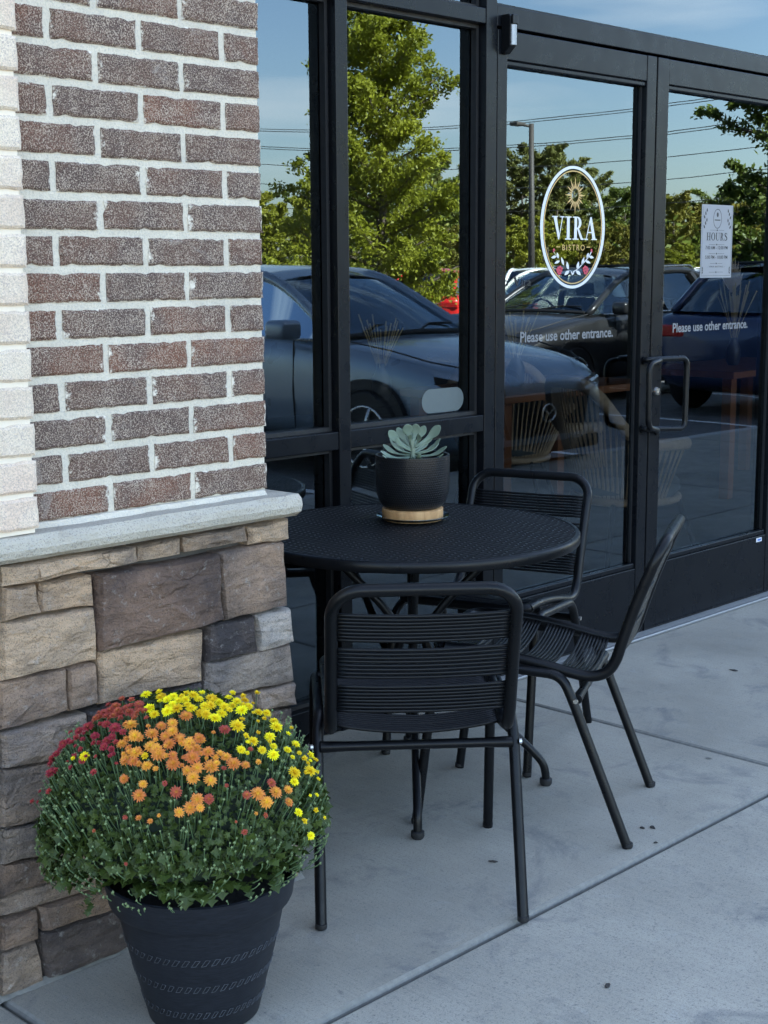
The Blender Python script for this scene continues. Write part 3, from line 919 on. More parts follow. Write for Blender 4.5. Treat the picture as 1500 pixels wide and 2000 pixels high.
def decals():
    YD = DG-0.0012
    # oval emblem; built in units of 1/8 photo pixel, U right, V up, from its centre
    C0 = on(1119.75, 444.6, 1, YD)
    SX, SZ = 0.000358, 0.0002375
    root = empty('door_emblem', (C0.x, YD, C0.z), 'white oval emblem reading VIRA BISTRO with gold sun on the left door glass', 'emblem')
    def uv(zx, zy): return ((zx-718)*SX, -(zy-997)*SZ)
    def ev(pts): return [uv(*p) for p in pts]
    def ring(rx, rz, tx, tz): return shape_mesh([ell(0, 0, rx*SX, rz*SZ, 72), ell(0, 0, (rx-tx)*SX, (rz-tz)*SZ, 72)])
    flat('white_oval', [ring(503, 855, 42, 40)], M_white, root)
    flat('gold_oval', [ring(456, 792, 14, 15)], M_gold, root)
    rays = []
    for k in range(24):
        a = 2*PI*k/24+PI/2
        big = (k % 2 == 0)
        rr = (1.0 if k % 6 == 0 else (0.93 if big else 0.70))
        px, pz = 740+158*rr*math.cos(a), 545-262*rr*math.sin(a)
        da = 0.135
        b1 = (740+60*math.cos(a-da), 545-98*math.sin(a-da)); b2 = (740+60*math.cos(a+da), 545-98*math.sin(a+da))
        m1 = (740+100*math.cos(a-da*.55), 545-165*math.sin(a-da*.55)); m2 = (740+100*math.cos(a+da*.55), 545-165*math.sin(a+da*.55))
        lp = [b1, m1, (px, pz), m2, b2] if big else [b1, (px, pz), b2]
        rays.append(shape_mesh([ev(lp)]))
    rays.append(shape_mesh([ev([(740+62*math.cos(2*PI*k/40), 545-102*math.sin(2*PI*k/40)) for k in range(40)]), ev([(740+54*math.cos(2*PI*k/40), 545-93*math.sin(2*PI*k/40)) for k in range(40)])]))
    flat('sun_rays', rays, M_gold, root)
    x0, z0 = uv(385, 1165)
    flat('lettering', word('VIRA', x0+0.006, z0, 322*SZ, 685*SX), M_white, root)['label'] = 'white serif word VIRA'
    vs, fs = text_mesh('BISTRO', 1.0, 0.0, 1.0, 'CENTER', 1.35)
    xs = [v[0] for v in vs]; zs = [v[2] for v in vs]
    kx = (900-553)*SX/(max(xs)-min(xs)); kz = 80*SZ/(max(zs)-min(zs))
    cx, cz = uv(726, 1315)
    bis = [([(cx+v[0]*kx, 0, cz+(v[2]-min(zs))*kz) for v in vs], fs)]
    for a, b in ((460, 520), (930, 990)): bis.append(shape_mesh([ev([(a, 1274), (b, 1274), (b, 1262), (a, 1262)])]))
    flat('lettering', bis, M_gold, root)['label'] = 'gold word BISTRO between two dashes'
    # laurel
    lv, be, be2, tips = [], [], [], []
    for s in (-1, 1):
        def X(a): return 718+s*a
        stem = [(8, 1615), (60, 1590), (130, 1530), (200, 1460), (260, 1390), (293, 1330)]
        sp = smooth_path([(X(a), b, 0) for a, b in stem], 4)
        lp = [(p.x-5, p.y-5) for p in sp]+[(p.x+5, p.y+5) for p in sp[::-1]]
        lv.append(shape_mesh([ev(lp)]))
        for bx, by, tx, ty, wd in ((70, 1585, 92, 1470, 20), (55, 1600, 130, 1665, 24), (140, 1525, 180, 1405, 18), (225, 1430, 245, 1345, 18), (200, 1460, 285, 1500, 18), (255, 1400, 335, 1420, 20), (20, 1612, 0, 1665, 10)):
            dx, dy = tx-bx, ty-by; ln = math.hypot(dx, dy); ux, uy = dx/ln, dy/ln
            pts = []
            for t in range(9):
                q = t/8; ww = wd*math.sin(PI*q**0.85); pts.append((X(bx+ux*ln*q-uy*ww), by+uy*ln*q+ux*ww))
            for t in range(7, 0, -1):
                q = t/8; ww = wd*math.sin(PI*q**0.85); pts.append((X(bx+ux*ln*q+uy*ww), by+uy*ln*q-ux*ww))
            lv.append(shape_mesh([ev(pts)]))
        for bx, by, br in ((172, 1570, 16), (196, 1548, 17), (222, 1560, 16), (240, 1585, 15), (180, 1600, 18), (210, 1590, 17), (228, 1615, 17), (192, 1632, 16), (214, 1645, 12), (293, 1310, 15), (300, 1330, 10)):
            (tips if by < 1340 else be if s < 0 else be2).append(shape_mesh([ev([(X(bx)+br*math.cos(2*PI*k/10), by+br*1.25*math.sin(2*PI*k/10)) for k in range(10)])]))
        # red berries a hair proud
    flat('laurel', lv, M_white, root, -0.0002)
    flat('berry_cluster', be, M_pink, root, -0.0004); flat('berry_cluster', be2, M_pink, root, -0.0004)
    flat('berry_bud', tips[:2], M_pink, root, -0.0004); flat('berry_bud', tips[2:], M_pink, root, -0.0004)
    # notices
    def notice(xl, xr, zc, lab):
        vs, fs = text_mesh('Please use other entrance.', 1.0, 0.022, 1.0, 'LEFT')
        xs = [v[0] for v in vs]
        k = (xr-xl)/(max(xs)-min(xs)); kz = 0.0345/0.72
        o = empty('door_notice', (xl, YD, zc), lab, 'notice')
        flat('lettering', [([((a-min(xs))*k, 0, c*kz) for a, b, c in vs], fs)], M_grey, o)
        o['group'] = 'entrance notices on the doors'
    a, b = on(1016, 660, 1, YD), on(1197, 650, 1, YD)
    notice(a.x, b.x, 1.1175, 'grey lettering PLEASE USE OTHER ENTRANCE below the oval emblem on the left door')
    a, b = on(1314, 640, 1, YD), on(1460, 636, 1, YD)
    notice(a.x, b.x, 1.1185, 'grey lettering PLEASE USE OTHER ENTRANCE below the hours sheet on the right door')
    # dark welcome words half behind the hinge stile
    a = on(998, 559, 1, YD)
    o = empty('window_lettering', (a.x, YD, a.z), 'black serif words ending in Vira at the left edge of the left door', 'lettering')
    pr = []
    vs, fs = text_mesh('o', 0.042, 0, 0.9, 'CENTER'); pr.append(([(v[0]-0.024, 0, v[2]) for v in vs], fs))
    pr += word('V', 0.012, 0, 0.030, 0.036)
    vs, fs = text_mesh('ira', 0.040, 0, 1.25, 'LEFT'); pr.append(([(v[0]+0.052, 0, v[2]) for v in vs], fs))
    flat('lettering', pr, M_ink, o)
    # hours sheet
    c = on(1400, 471.5, 1, YD)
    wd, ht = 0.222, 0.274
    root = empty('hours_sheet', (c.x, YD, c.z), 'white printed sheet headed HOURS taped inside the right door glass', 'sign')
    mb = MB(); mb.box((-wd/2, 0.0, -ht/2), (wd/2, 0.0009, ht/2)); mb.build('sheet', M_paper, root)
    y = -0.0004
    def T(body, z, hgt, width, bold=0.0):
        vs, fs = text_mesh(body, 1.0, bold)
        xs = [v[0] for v in vs]; zs = [v[2] for v in vs]
        kx = width/(max(xs)-min(xs)); kz = hgt/(max(zs)-min(zs)); mx_ = (max(xs)+min(xs))/2
        return [((v[0]-mx_)*kx, 0, z+(v[2]-min(zs))*kz) for v in vs], fs
    flat('lettering', word('HOURS', -0.074, 0.0035, 0.029, 0.148), M_ink, root, y)['label'] = 'serif word HOURS'
    flat('lettering', [T('7:00 AM - 12:00 PM', -0.030, 0.013, 0.158, 0.01), T('5:00 PM - 10:00 PM', -0.066, 0.013, 0.158, 0.01), T('- VIRA BISTRO -', -0.098, 0.006, 0.12)], M_ink, root, y)['label'] = 'two lines of opening times and a small name line'
    orn = []
    for z, k in ((-0.012, 0.055), (-0.046, 0.055), (-0.083, 0.045), (0.042, 0.05), (-0.116, 0.05)):
        orn.append(shape_mesh([rect(-k, z-0.0005, -0.008, z+0.0005)])); orn.append(shape_mesh([rect(0.008, z-0.0005, k, z+0.0005)]))
        orn.append(shape_mesh([[(-0.005, z), (0, z-0.004), (0.005, z), (0, z+0.004)]]))
    orn.append(shape_mesh([ell(0, 0.085, 0.030, 0.037, 30), ell(0, 0.085, 0.0275, 0.0345, 30)]))
    orn.append(shape_mesh([rect(-0.020, 0.078, 0.020, 0.082)])); orn.append(shape_mesh([ell(0, 0.1, 0.007, 0.009, 12)]))
    for s in (-1, 1):
        for i in range(6): orn.append(shape_mesh([leaf_loop(s*(0.088-0.006*(i % 3)), 0.048+i*0.012, PI/2+s*(-0.6+0.35*(i % 3)), 0.016, 0.0042)]))
        for i in range(3): orn.append(shape_mesh([leaf_loop(s*(0.10-0.003*i), -0.122+i*0.008, PI/2+s*(0.7-0.5*i), 0.012, 0.003)]))
    orn.append(shape_mesh([rect(-0.103, -0.13, 0.103, -0.129), ]))
    for s in (-1, 1): orn.append(shape_mesh([rect(s*0.1035-0.0005, -0.128, s*0.1035+0.0005, 0.128)]))
    flat('ornament', orn, M_ink, root, y)
    # frosted pill on the window
    c = on(865, 781.5, 1, YG-0.001)
    hw, hh = 0.098, 0.0375
    lp = [(hw-hh+hh*math.cos(a), hh*math.sin(a)) for a in [-PI/2+PI*k/14 for k in range(15)]]+[(-hw+hh+hh*math.cos(a), hh*math.sin(a)) for a in [PI/2+PI*k/14 for k in range(15)]]
    vs, fs = shape_mesh([lp])
    mb = MB(); mb.add([(a+c.x, c.y, b+c.z) for a, _, b in vs], fs)
    o = mb.build('window_sticker', M_frost, off=tuple(c)); o.location = c
    tag(o, 'pale frosted pill-shaped sticker low on the window behind the succulent', 'sticker')
decals()

# ------------------------------------------------------------------ chairs
def make_chair(label):
    root = empty('bistro_chair', (0, 0, 0), label, 'chair', 'black bistro chairs around the table')
    HW = 0.186
    back = [(-0.060, 0.727), (-0.042, 0.686), (-0.004, 0.590), (0.027, 0.496), (0.043, 0.446), (0.066, 0.416), (0.104, 0.405), (0.152, 0.411), (0.234, 0.428), (0.32, 0.442), (0.40, 0.449), (0.455, 0.449)]
    # local axes: x = across, y = forward
    side = smooth_path([(0, s, z) for s, z in back], 4)
    def mk(sgn): return [Vector((sgn*HW, p.y, p.z)) for p in side]
    Lp, Rp = mk(-1), mk(1)
    # rounded top corners joined to a bowed top rail
    def corner(sgn):
        t = (side[0]-side[2]).normalized(); out = []
        base = Vector((sgn*HW, side[0].y, side[0].z)) - t*0.052
        for k in range(0, 8):
            a = PI/2*k/7; rr = 0.062
            out.append(base + Vector((-sgn*rr*(1-math.cos(a)), 0, 0)) + t*rr*math.sin(a))
        return out
    cut = [i for i, p in enumerate(side) if (p-side[0]).length > 0.056][0]
    cl, crn = corner(-1), corner(1)
    path = Lp[:cut-1:-1][:len(Lp)-cut] + cl + crn[::-1] + Rp[cut:]
    # front bow
    fr = []
    for k in range(1, 12):
        a = PI*k/12
        fr.append(Vector((HW*math.cos(a), 0.455+0.030*min(1, math.sin(a)*1.6), 0.449)))
    path = path + fr
    path.append(path[0])
    mb = MB(); mb.tube(path, 0.0135, 12, cap=False)
    mb.build('frame', M_chair, root, smooth=True)
    # legs: each side an arch, split in two legs
    for sg in (-1, 1):
        rear = fillet([(sg*0.213, 0.0, 0.0), (sg*0.2125, 0.137, 0.350), (sg*0.2085, 0.165, 0.408), (sg*0.207, 0.26, 0.414)], 0.06, 6)
        frnt = fillet([(sg*0.213, 0.523, 0.0), (sg*0.211, 0.475, 0.392), (sg*0.207, 0.43, 0.425), (sg*0.207, 0.26, 0.414)], 0.06, 6)
        for pth in (rear, frnt):
            mb = MB(); mb.tube(pth, 0.0122, 12)
            lg = mb.build('leg', M_chair, root, smooth=True, autosm=50)
            f0 = pth[0]
            mb = MB(); mb.lathe([(0.0126, 0.012), (0.0128, 0.004), (0.011, 0.0005)], 12, (f0[0], f0[1], 0))
            mb.build('foot_cap', M_foot, lg, smooth=True, autosm=50)
    # stretcher with flattened ends and bolts
    mb = MB()
    rr = [0.005, 0.010, 0.0105, 0.0105, 0.010, 0.005]
    mb.tube([(x, 0.128, 0.352) for x in (-0.206, -0.175, -0.15, 0.15, 0.175, 0.206)], [0.0125, 0.0118, 0.0105, 0.0105, 0.0118, 0.0125], 10)
    st = mb.build('stretcher', M_chair, root, smooth=True, autosm=50)
    mb = MB()
    for sg in (-1, 1): mb.tube([(sg*0.222, 0.128, 0.352), (sg*0.2275, 0.128, 0.352)], 0.006, 8)
    mb.build('bolt', M_steel, st, smooth=True, autosm=40)
    mb = MB(); mb.tube([(x, 0.40, 0.432) for x in (-0.203, 0.203)], 0.009, 8)
    mb.build('seat_crossbar', M_chair, root, smooth=True, autosm=50)
    # corded bands
    def at_len(z):
        for i in range(len(side)-1):
            if side[i].z >= z >= side[i+1].z:
                t = (side[i].z-z)/(side[i].z-side[i+1].z); return side[i].lerp(side[i+1], t)
    def band(name, cents, nrm, sag):
        mb = MB()
        nx = 13
        for c, nn in zip(cents, nrm):
            pth = []
            for i in range(nx):
                u = -1+2*i/(nx-1)
                wob = mnoise.noise(Vector((u*2.2, c.y*60, c.z*60)))*0.0012
                pth.append(Vector((u*(HW-0.006), c.y, c.z)) + nn*(sag*(1-u*u)+0.0+wob) + Vector((0, 0, 0)))
            mb.tube(pth, 0.0039, 6)
        mb.build(name, M_cord, root, smooth=True)
    for z1, z0 in ((0.682, 0.626), (0.604, 0.541), (0.518, 0.462)):
        n = 8
        cs = [at_len(z1+(z0-z1)*i/(n-1)) for i in range(n)]
        ns = []
        for c in cs:
            t = (at_len(min(0.70, c.z+0.01))-at_len(c.z-0.01)).normalized()
            ns.append(Vector((0, -t.z, t.y)) if True else None)
        ns = [(-q if q.y > 0 else q) for q in ns]
        band('back_band', cs, ns, 0.010)
    ss = [p for p in side if p.y > 0.09]
    def seat_at(s):
        for i in range(len(side)-1):
            if side[i].y <= s <= side[i+1].y and side[i].z < 0.5:
                t = (s-side[i].y)/(side[i+1].y-side[i].y); return side[i].lerp(side[i+1], t)
    for s0, s1 in ((0.115, 0.182), (0.205, 0.272), (0.295, 0.362), (0.385, 0.448)):
        cs = [seat_at(s0+(s1-s0)*i/8) for i in range(9)]
        band('seat_band', cs, [Vector((0, 0, 1))]*9, -0.020)
    return root

def place(o, rear, f):
    o.location = (rear[0], rear[1], 0.001)
    # local +y -> f, local +x to the right of f
    o.rotation_euler = (0, 0, math.atan2(f[1], f[0])-PI/2)
chA = make_chair('black corded chair nearest the camera with its back turned, beside the flower pot')
chB = copy_tree(chA); chB['label'] = 'black corded chair between the round table and the left door'
chC = copy_tree(chA); chC['label'] = 'black corded chair seen side-on at the open pavement side of the table'
place(chA, (0.5615, -1.0415), (0.664, 0.749))
place(chB, (1.842, -0.275), (-0.95, -0.31))
place(chC, (1.386, -1.021), (-0.449, 0.893))

# ------------------------------------------------------------------ table
TC = (1.145, -0.466)
TZ = 0.6965
def table():
    root = empty('bistro_table', (TC[0], TC[1], 0), 'round black metal bistro table with patterned top and splayed legs', 'table')
    m = N('patterned_metal_top'); p = m.pos((1, 1, 1), 'Object')
    rotm = m.n('Mapping'); rotm.inputs['Rotation'].default_value = (0, 0, R(8)); m.l(p, rotm.inputs['Vector'])
    sx = m.n('SeparateXYZ'); m.l(rotm.outputs[0], sx.inputs[0])
    # chevron strips of short slots
    strip = m.math('MULTIPLY', sx.outputs['X'], 19.0)
    tri = m.math('PINGPONG', strip, 1.0)
    ph = m.math('ADD', m.math('MULTIPLY', sx.outputs['Y'], 2*PI*46), m.math('MULTIPLY', tri, 9.0))
    wv = m.math('SINE', ph)
    fx = m.math('SINE', m.math('MULTIPLY', sx.outputs['X'], 19.0*PI*6))
    hgt = m.math('MULTIPLY', m.math('ADD', wv, m.math('MULTIPLY', fx, 0.5)), 0.5)
    rise = m.ramp(hgt, [(0.25, 0.0), (0.6, 1.0)])
    m.set(col=m.mix(rise, (0.002, 0.002, 0.0025), (0.012, 0.014, 0.017)), rough=m.ramp(rise, [(0.0, 0.7), (1.0, 0.36)]), spec=0.24)  # sky sheen painted in: raised pattern paler, slots darker
    m.bump(rise, 0.75, 0.004)
    RT = 0.430
    mb = MB(); mb.lathe([(0.001, TZ-0.0015), (RT-0.012, TZ-0.0015), (RT-0.012, TZ-0.006), (0.001, TZ-0.006)], 96, cap=True); mb.build('table_top', m.m, root)
    mb = MB()
    mb.lathe([(RT-0.0125, TZ-0.008), (RT-0.0125, TZ-0.0006), (RT-0.010, TZ+0.0006), (RT-0.003, TZ-0.001), (RT, TZ-0.005), (RT, TZ-0.024), (RT-0.003, TZ-0.027), (RT-0.010, TZ-0.026), (RT-0.0125, TZ-0.008)], 96, cap=False)
    mb.build('rim', M_chair, root, smooth=True, autosm=50)
    for k in range(4):
        a = PI/4+k*PI/2
        c, s = math.cos(a), math.sin(a)
        prof = [(0.262, TZ-0.012), (0.255, 0.672), (0.165, 0.584), (0.078, 0.492), (0.040, 0.430), (0.036, 0.385), (0.075, 0.335), (0.165, 0.245), (0.262, 0.150), (0.318, 0.094), (0.346, 0.058), (0.354, 0.022), (0.354, 0.012)]
        pth = smooth_path([(r*c, r*s, z) for r, z in prof], 5)
        mb = MB(); mb.tube(pth, 0.0108, 12)
        lg = mb.build('leg', M_chair, root, smooth=True, autosm=50)
        mb = MB(); mb.lathe([(0.0135, 0.020), (0.0165, 0.018), (0.0165, 0.006), (0.013, 0.0005)], 14, (0.354*c, 0.354*s, 0)); mb.build('foot', M_foot, lg, smooth=True, autosm=40)
    mb = MB(); mb.tube([(0.045*math.cos(2*PI*k/24), 0.045*math.sin(2*PI*k/24), 0.408) for k in range(25)], 0.006, 8, cap=False); mb.build('leg_ring', M_chair, root, smooth=True)
    mb = MB()
    for k in range(2):
        a = PI/4+k*PI/2
        mb.tube([(-0.40*math.cos(a), -0.40*math.sin(a), TZ-0.014-0.004*k), (0.40*math.cos(a), 0.40*math.sin(a), TZ-0.014-0.004*k)], 0.006, 8)
    mb.build('top_brace', M_chair, root, smooth=True, autosm=50)
table()

# ------------------------------------------------------------------ succulent in pot
def succulent():
    P0 = on(806, 1013, 2, TZ+0.004)
    px, py, pz = P0
    # ribbed pot
    m = N('black_ribbed_ceramic')
    pc = m.pos((1, 1, 1), 'Object'); sx = m.n('SeparateXYZ'); m.l(pc, sx.inputs[0])
    ang = m.math('ARCTAN2', sx.outputs['Y'], sx.outputs['X'])
    row = m.math('MULTIPLY', sx.outputs['Z'], 165.0)
    par = m.math('MULTIPLY', m.math('FLOOR', row), 0.5)
    br = m.math('SINE', m.math('MULTIPLY', m.math('ADD', m.math('MULTIPLY', ang, 15.0), par), 2*PI))
    rb = m.math('SINE', m.math('MULTIPLY', row, 2*PI))
    h = m.math('MULTIPLY', m.ramp(m.math('ADD', m.math('MULTIPLY', br, 0.5), 0.5), [(0.06, 0.0), (0.3, 1.0)]), m.ramp(m.math('ADD', m.math('MULTIPLY', rb, 0.5), 0.5), [(0.15, 0.0), (0.5, 1.0)]))
    m.set(col=m.mix(h, (0.004, 0.004, 0.005), (0.010, 0.011, 0.013)), rough=0.28, spec=0.36)
    m.bump(h, 0.8, 0.003)
    wd = N('pale_wood'); wp = wd.pos((1, 1, 0.35))
    g = wd.noise(26, 5, wp, 0.6, 1.6)
    wd.set(col=wd.mix(wd.ramp(g, [(0.35, 0.0), (0.65, 1.0)]), (0.42, 0.22, 0.09), (0.62, 0.37, 0.17)), rough=0.55)
    saucer = empty('glass_saucer', (px, py, TZ+0.0008), 'clear shallow glass saucer under the succulent pot', 'saucer')
    mb = MB(); mb.lathe([(0.001, 0.0), (0.060, 0.0), (0.078, 0.004), (0.096, 0.013), (0.0975, 0.0145), (0.095, 0.0145), (0.078, 0.0070), (0.060, 0.0032), (0.001, 0.0032)], 56); mb.build('dish', M_saucer, saucer, smooth=True)
    root = empty('potted_succulent', (px, py, TZ+0.0045), 'grey-green succulent in a ribbed black pot with pale wooden base on the table', 'potted plant')
    B = 0.0
    mb = MB(); mb.lathe([(0.079, B), (0.0815, B+0.003), (0.0815, B+0.029), (0.079, B+0.031), (0.001, B+0.031)], 64); mb.build('wooden_base', wd.m, root, smooth=True, autosm=50)
    prof = [(0.070, 0.0312), (0.080, 0.037), (0.0895, 0.050), (0.0955, 0.070), (0.0985, 0.10), (0.0990, 0.165), (0.0985, 0.173), (0.0955, 0.174), (0.0925, 0.173), (0.0920, 0.150), (0.001, 0.150)]
    mb = MB(); mb.lathe(prof, 72); mb.build('pot', m.m, root, smooth=True, autosm=50)
    mb = MB(); mb.lathe([(0.0915, 0.153), (0.06, 0.158), (0.001, 0.160)], 28, cap=False); mb.build('soil', simple('dark_soil', (0.02, 0.017, 0.014), 0.95, bump=1.0, bs=90), root)
    lm = N('succulent_leaf'); p = lm.pos()
    gz = lm.n('TexCoord'); sx = lm.n('SeparateXYZ'); lm.l(gz.outputs['Generated'], sx.inputs[0])
    c = lm.mix(lm.noise(30, 3, p), (0.095, 0.140, 0.100), (0.215, 0.275, 0.200))
    c = lm.mix(lm.ramp(lm.noise(12, 3, p), [(0.4, 0.0), (0.7, 0.5)]), c, (0.29, 0.36, 0.285))
    lm.set(col=c, rough=0.55, spec=0.35)
    lm.b.inputs['Subsurface Weight'].default_value = 0.12
    lm.b.inputs['Subsurface Radius'].default_value = (0.004, 0.006, 0.003)
    nrm = Vector((CAM.x-px, CAM.y-py, 0)).normalized()
    base = Vector((px, py, TZ+0.166))
    # tip pixel (photo), depth offset towards camera (m), spoon width
    tips = [(757, 842, 0.01, 0.016, 0.45), (775, 836, -0.02, 0.013, 0.5), (793, 827, 0.012, 0.017, 0.7), (814, 827, 0.004, 0.016, 0.75), (831, 832, -0.01, 0.013, 0.7), (862, 832, 0.006, 0.016, 0.6),
            (863, 859, 0.03, 0.011, 0.2), (875, 875, 0.03, 0.012, 0.05), (868, 890, 0.075, 0.010, -0.05), (746, 871, 0.0, 0.011, 0.08), (741, 884, 0.035, 0.011, 0.0), (745, 893, 0.075, 0.012, -0.1),
            (758, 860, 0.03, 0.009, 0.2), (770, 856, 0.045, 0.010, 0.35), (800, 846, 0.02, 0.007, 0.6), (822, 847, 0.03, 0.009, 0.5), (846, 850, -0.03, 0.011, 0.4), (785, 850, -0.05, 0.012, 0.5), (835, 862, -0.06, 0.012, 0.3), (770, 868, -0.06, 0.012, 0.2), (857, 868, -0.04, 0.010, 0.2), (805, 838, -0.045, 0.012, 0.6), (820, 890, 0.09, 0.009, 0.0)]
    stem = MB(); stem.tube(smooth_path([tuple(base-Vector((px, py, TZ+0.0045))-Vector((0, 0, 0.012))), (0.002, 0.0, 0.185), (0.0, 0.003, 0.212)], 4), 0.0065, 8)
    stem.build('stem', simple('succulent_stem', (0.20, 0.24, 0.17), 0.7), root, smooth=True)
    for tx, ty, dep, wd_, kz in tips:
        T = on_plane(tx, ty, base+nrm*dep, nrm)
        hb = 0.004 + 0.034*max(0, kz)
        S = base + Vector((0, 0, hb)) + (T-base)*0.06
        ax = T-S; ln = ax.length; a = ax.normalized()
        upv = Vector((0, 0, 1))*0.6 + nrm*0.45
        if kz > 0.3: upv = nrm*0.9 + Vector((0, 0, 0.5))
        sd_ = a.cross(upv).normalized(); nn = sd_.cross(a).normalized()
        mb = MB(); rings = []
        for i in range(9):
            t = i/8
            wt = wd_*(0.24+0.22*t) if t < 0.45 else wd_*(0.34+0.72*math.sin(PI*0.5*min(1, (t-0.45)/0.33))**1.3)
            if t > 0.80: wt = wd_*math.sqrt(max(0.0, 1-((t-0.78)/0.225)**2))
            if i == 8: wt = wd_*0.22
            th = 0.0034*(1-0.55*t)
            cen = S+a*ln*t + nn*(-0.012*math.sin(PI*t)*(ln/0.09) + (0.006*(t**3)))
            cup = 0.22*wt
            rings.append([cen+sd_*wt*u + nn*(th*v+cup*u*u) for u, v in ((-1, 0.1), (-0.5, 0.8), (0, 0.75), (0.5, 0.8), (1, 0.1), (0.5, -0.9), (0, -1.0), (-0.5, -0.9))])
        mb.loft(rings)
        mb.build('leaf', lm.m, root, off=(px, py, TZ+0.0045), smooth=True, sub=1)
succulent()

# ------------------------------------------------------------------ potted chrysanthemum
FL_Y = [(583,70,25),(660,80,28),(650,60,22),(720,80,28),(745,100,24),(820,75,32),(865,65,22),(915,90,30),(905,125,34),(998,90,22),(1040,105,30),(1080,100,26),(1065,150,32),(1100,130,26),(1150,160,26),(1190,165,26),(600,140,28),(625,170,30),(690,155,34),(740,140,30),(810,140,30),(860,165,28),(885,170,34),(930,190,32),(965,165,26),(1005,150,20),(1042,230,36),(1240,235,34),(1228,205,24),(1315,240,14),(1298,270,18),(1208,285,30),(1122,305,30),(1085,280,20),(1062,348,26),(1168,350,24),(1225,375,32),(1297,350,24),(1335,325,18),(1320,388,16),(1355,368,16),(1380,395,20),(1410,405,14),(1410,455,30),(1330,465,34),(1330,510,24),(1385,465,14),(1445,462,14),(1450,498,16),(1410,580,12),(1442,578,14),(1352,665,24),(1438,655,18),(1378,710,22),(1482,692,13),(1414,783,24),(272,382,28),(215,393,14),(578,382,22),(690,95,24),(780,95,26),(850,95,24),(880,130,26),(790,120,24),(950,110,24),(975,130,24),(1020,125,24)]
FL_O = [(505,225,36),(525,280,34),(550,290,26),(612,268,38),(660,230,30),(715,215,30),(715,255,32),(680,282,30),(462,320,28),(610,335,34),(635,345,30),(645,368,38),(700,320,30),(750,290,32),(800,318,34),(850,290,28),(840,345,26),(895,360,32),(530,365,36),(480,400,30),(518,408,30),(588,430,32),(718,375,26),(720,420,36),(815,388,38),(840,440,32),(790,455,28),(820,490,38),(910,435,38),(905,505,32),(985,385,30),(955,370,22),(1025,420,40),(1085,425,24),(1150,412,18),(785,180,38),(472,495,24),(567,522,26),(547,580,32),(840,600,34),(805,642,34),(750,665,28),(855,640,24),(1145,572,36),(1235,562,34),(1190,615,36),(1300,550,24),(1302,613,26),(546,695,20),(648,680,12),(602,710,20),(1137,672,12)]
FL_R = [(462,95,22),(510,100,20),(545,120,26),(575,150,24),(480,140,26),(430,130,26),(400,150,26),(370,160,24),(350,180,24),(420,175,26),(450,165,26),(500,160,26),(540,145,22),(395,125,20),(330,190,24),(980,248,32),(735,562,32),(900,598,26),(1090,577,24),(1215,515,24),(1108,348,18),(975,445,18),(676,520,18),(990,530,14),(478,690,16),(1080,765,20),(1183,680,16),(1037,712,10),(322,758,12),(480,925,12)]
FL_C = [(290,235,30),(245,255,26),(235,290,22),(205,265,20),(165,320,28),(325,280,24),(355,222,22),(425,240,34),(465,262,22),(385,305,26),(345,315,18),(410,345,20),(255,348,18),(205,440,18),(320,465,22),(130,370,24),(115,395,24),(105,420,22),(105,465,30),(130,455,22),(50,560,14),(95,560,22),(12,610,18),(38,612,12),(225,380,22)]
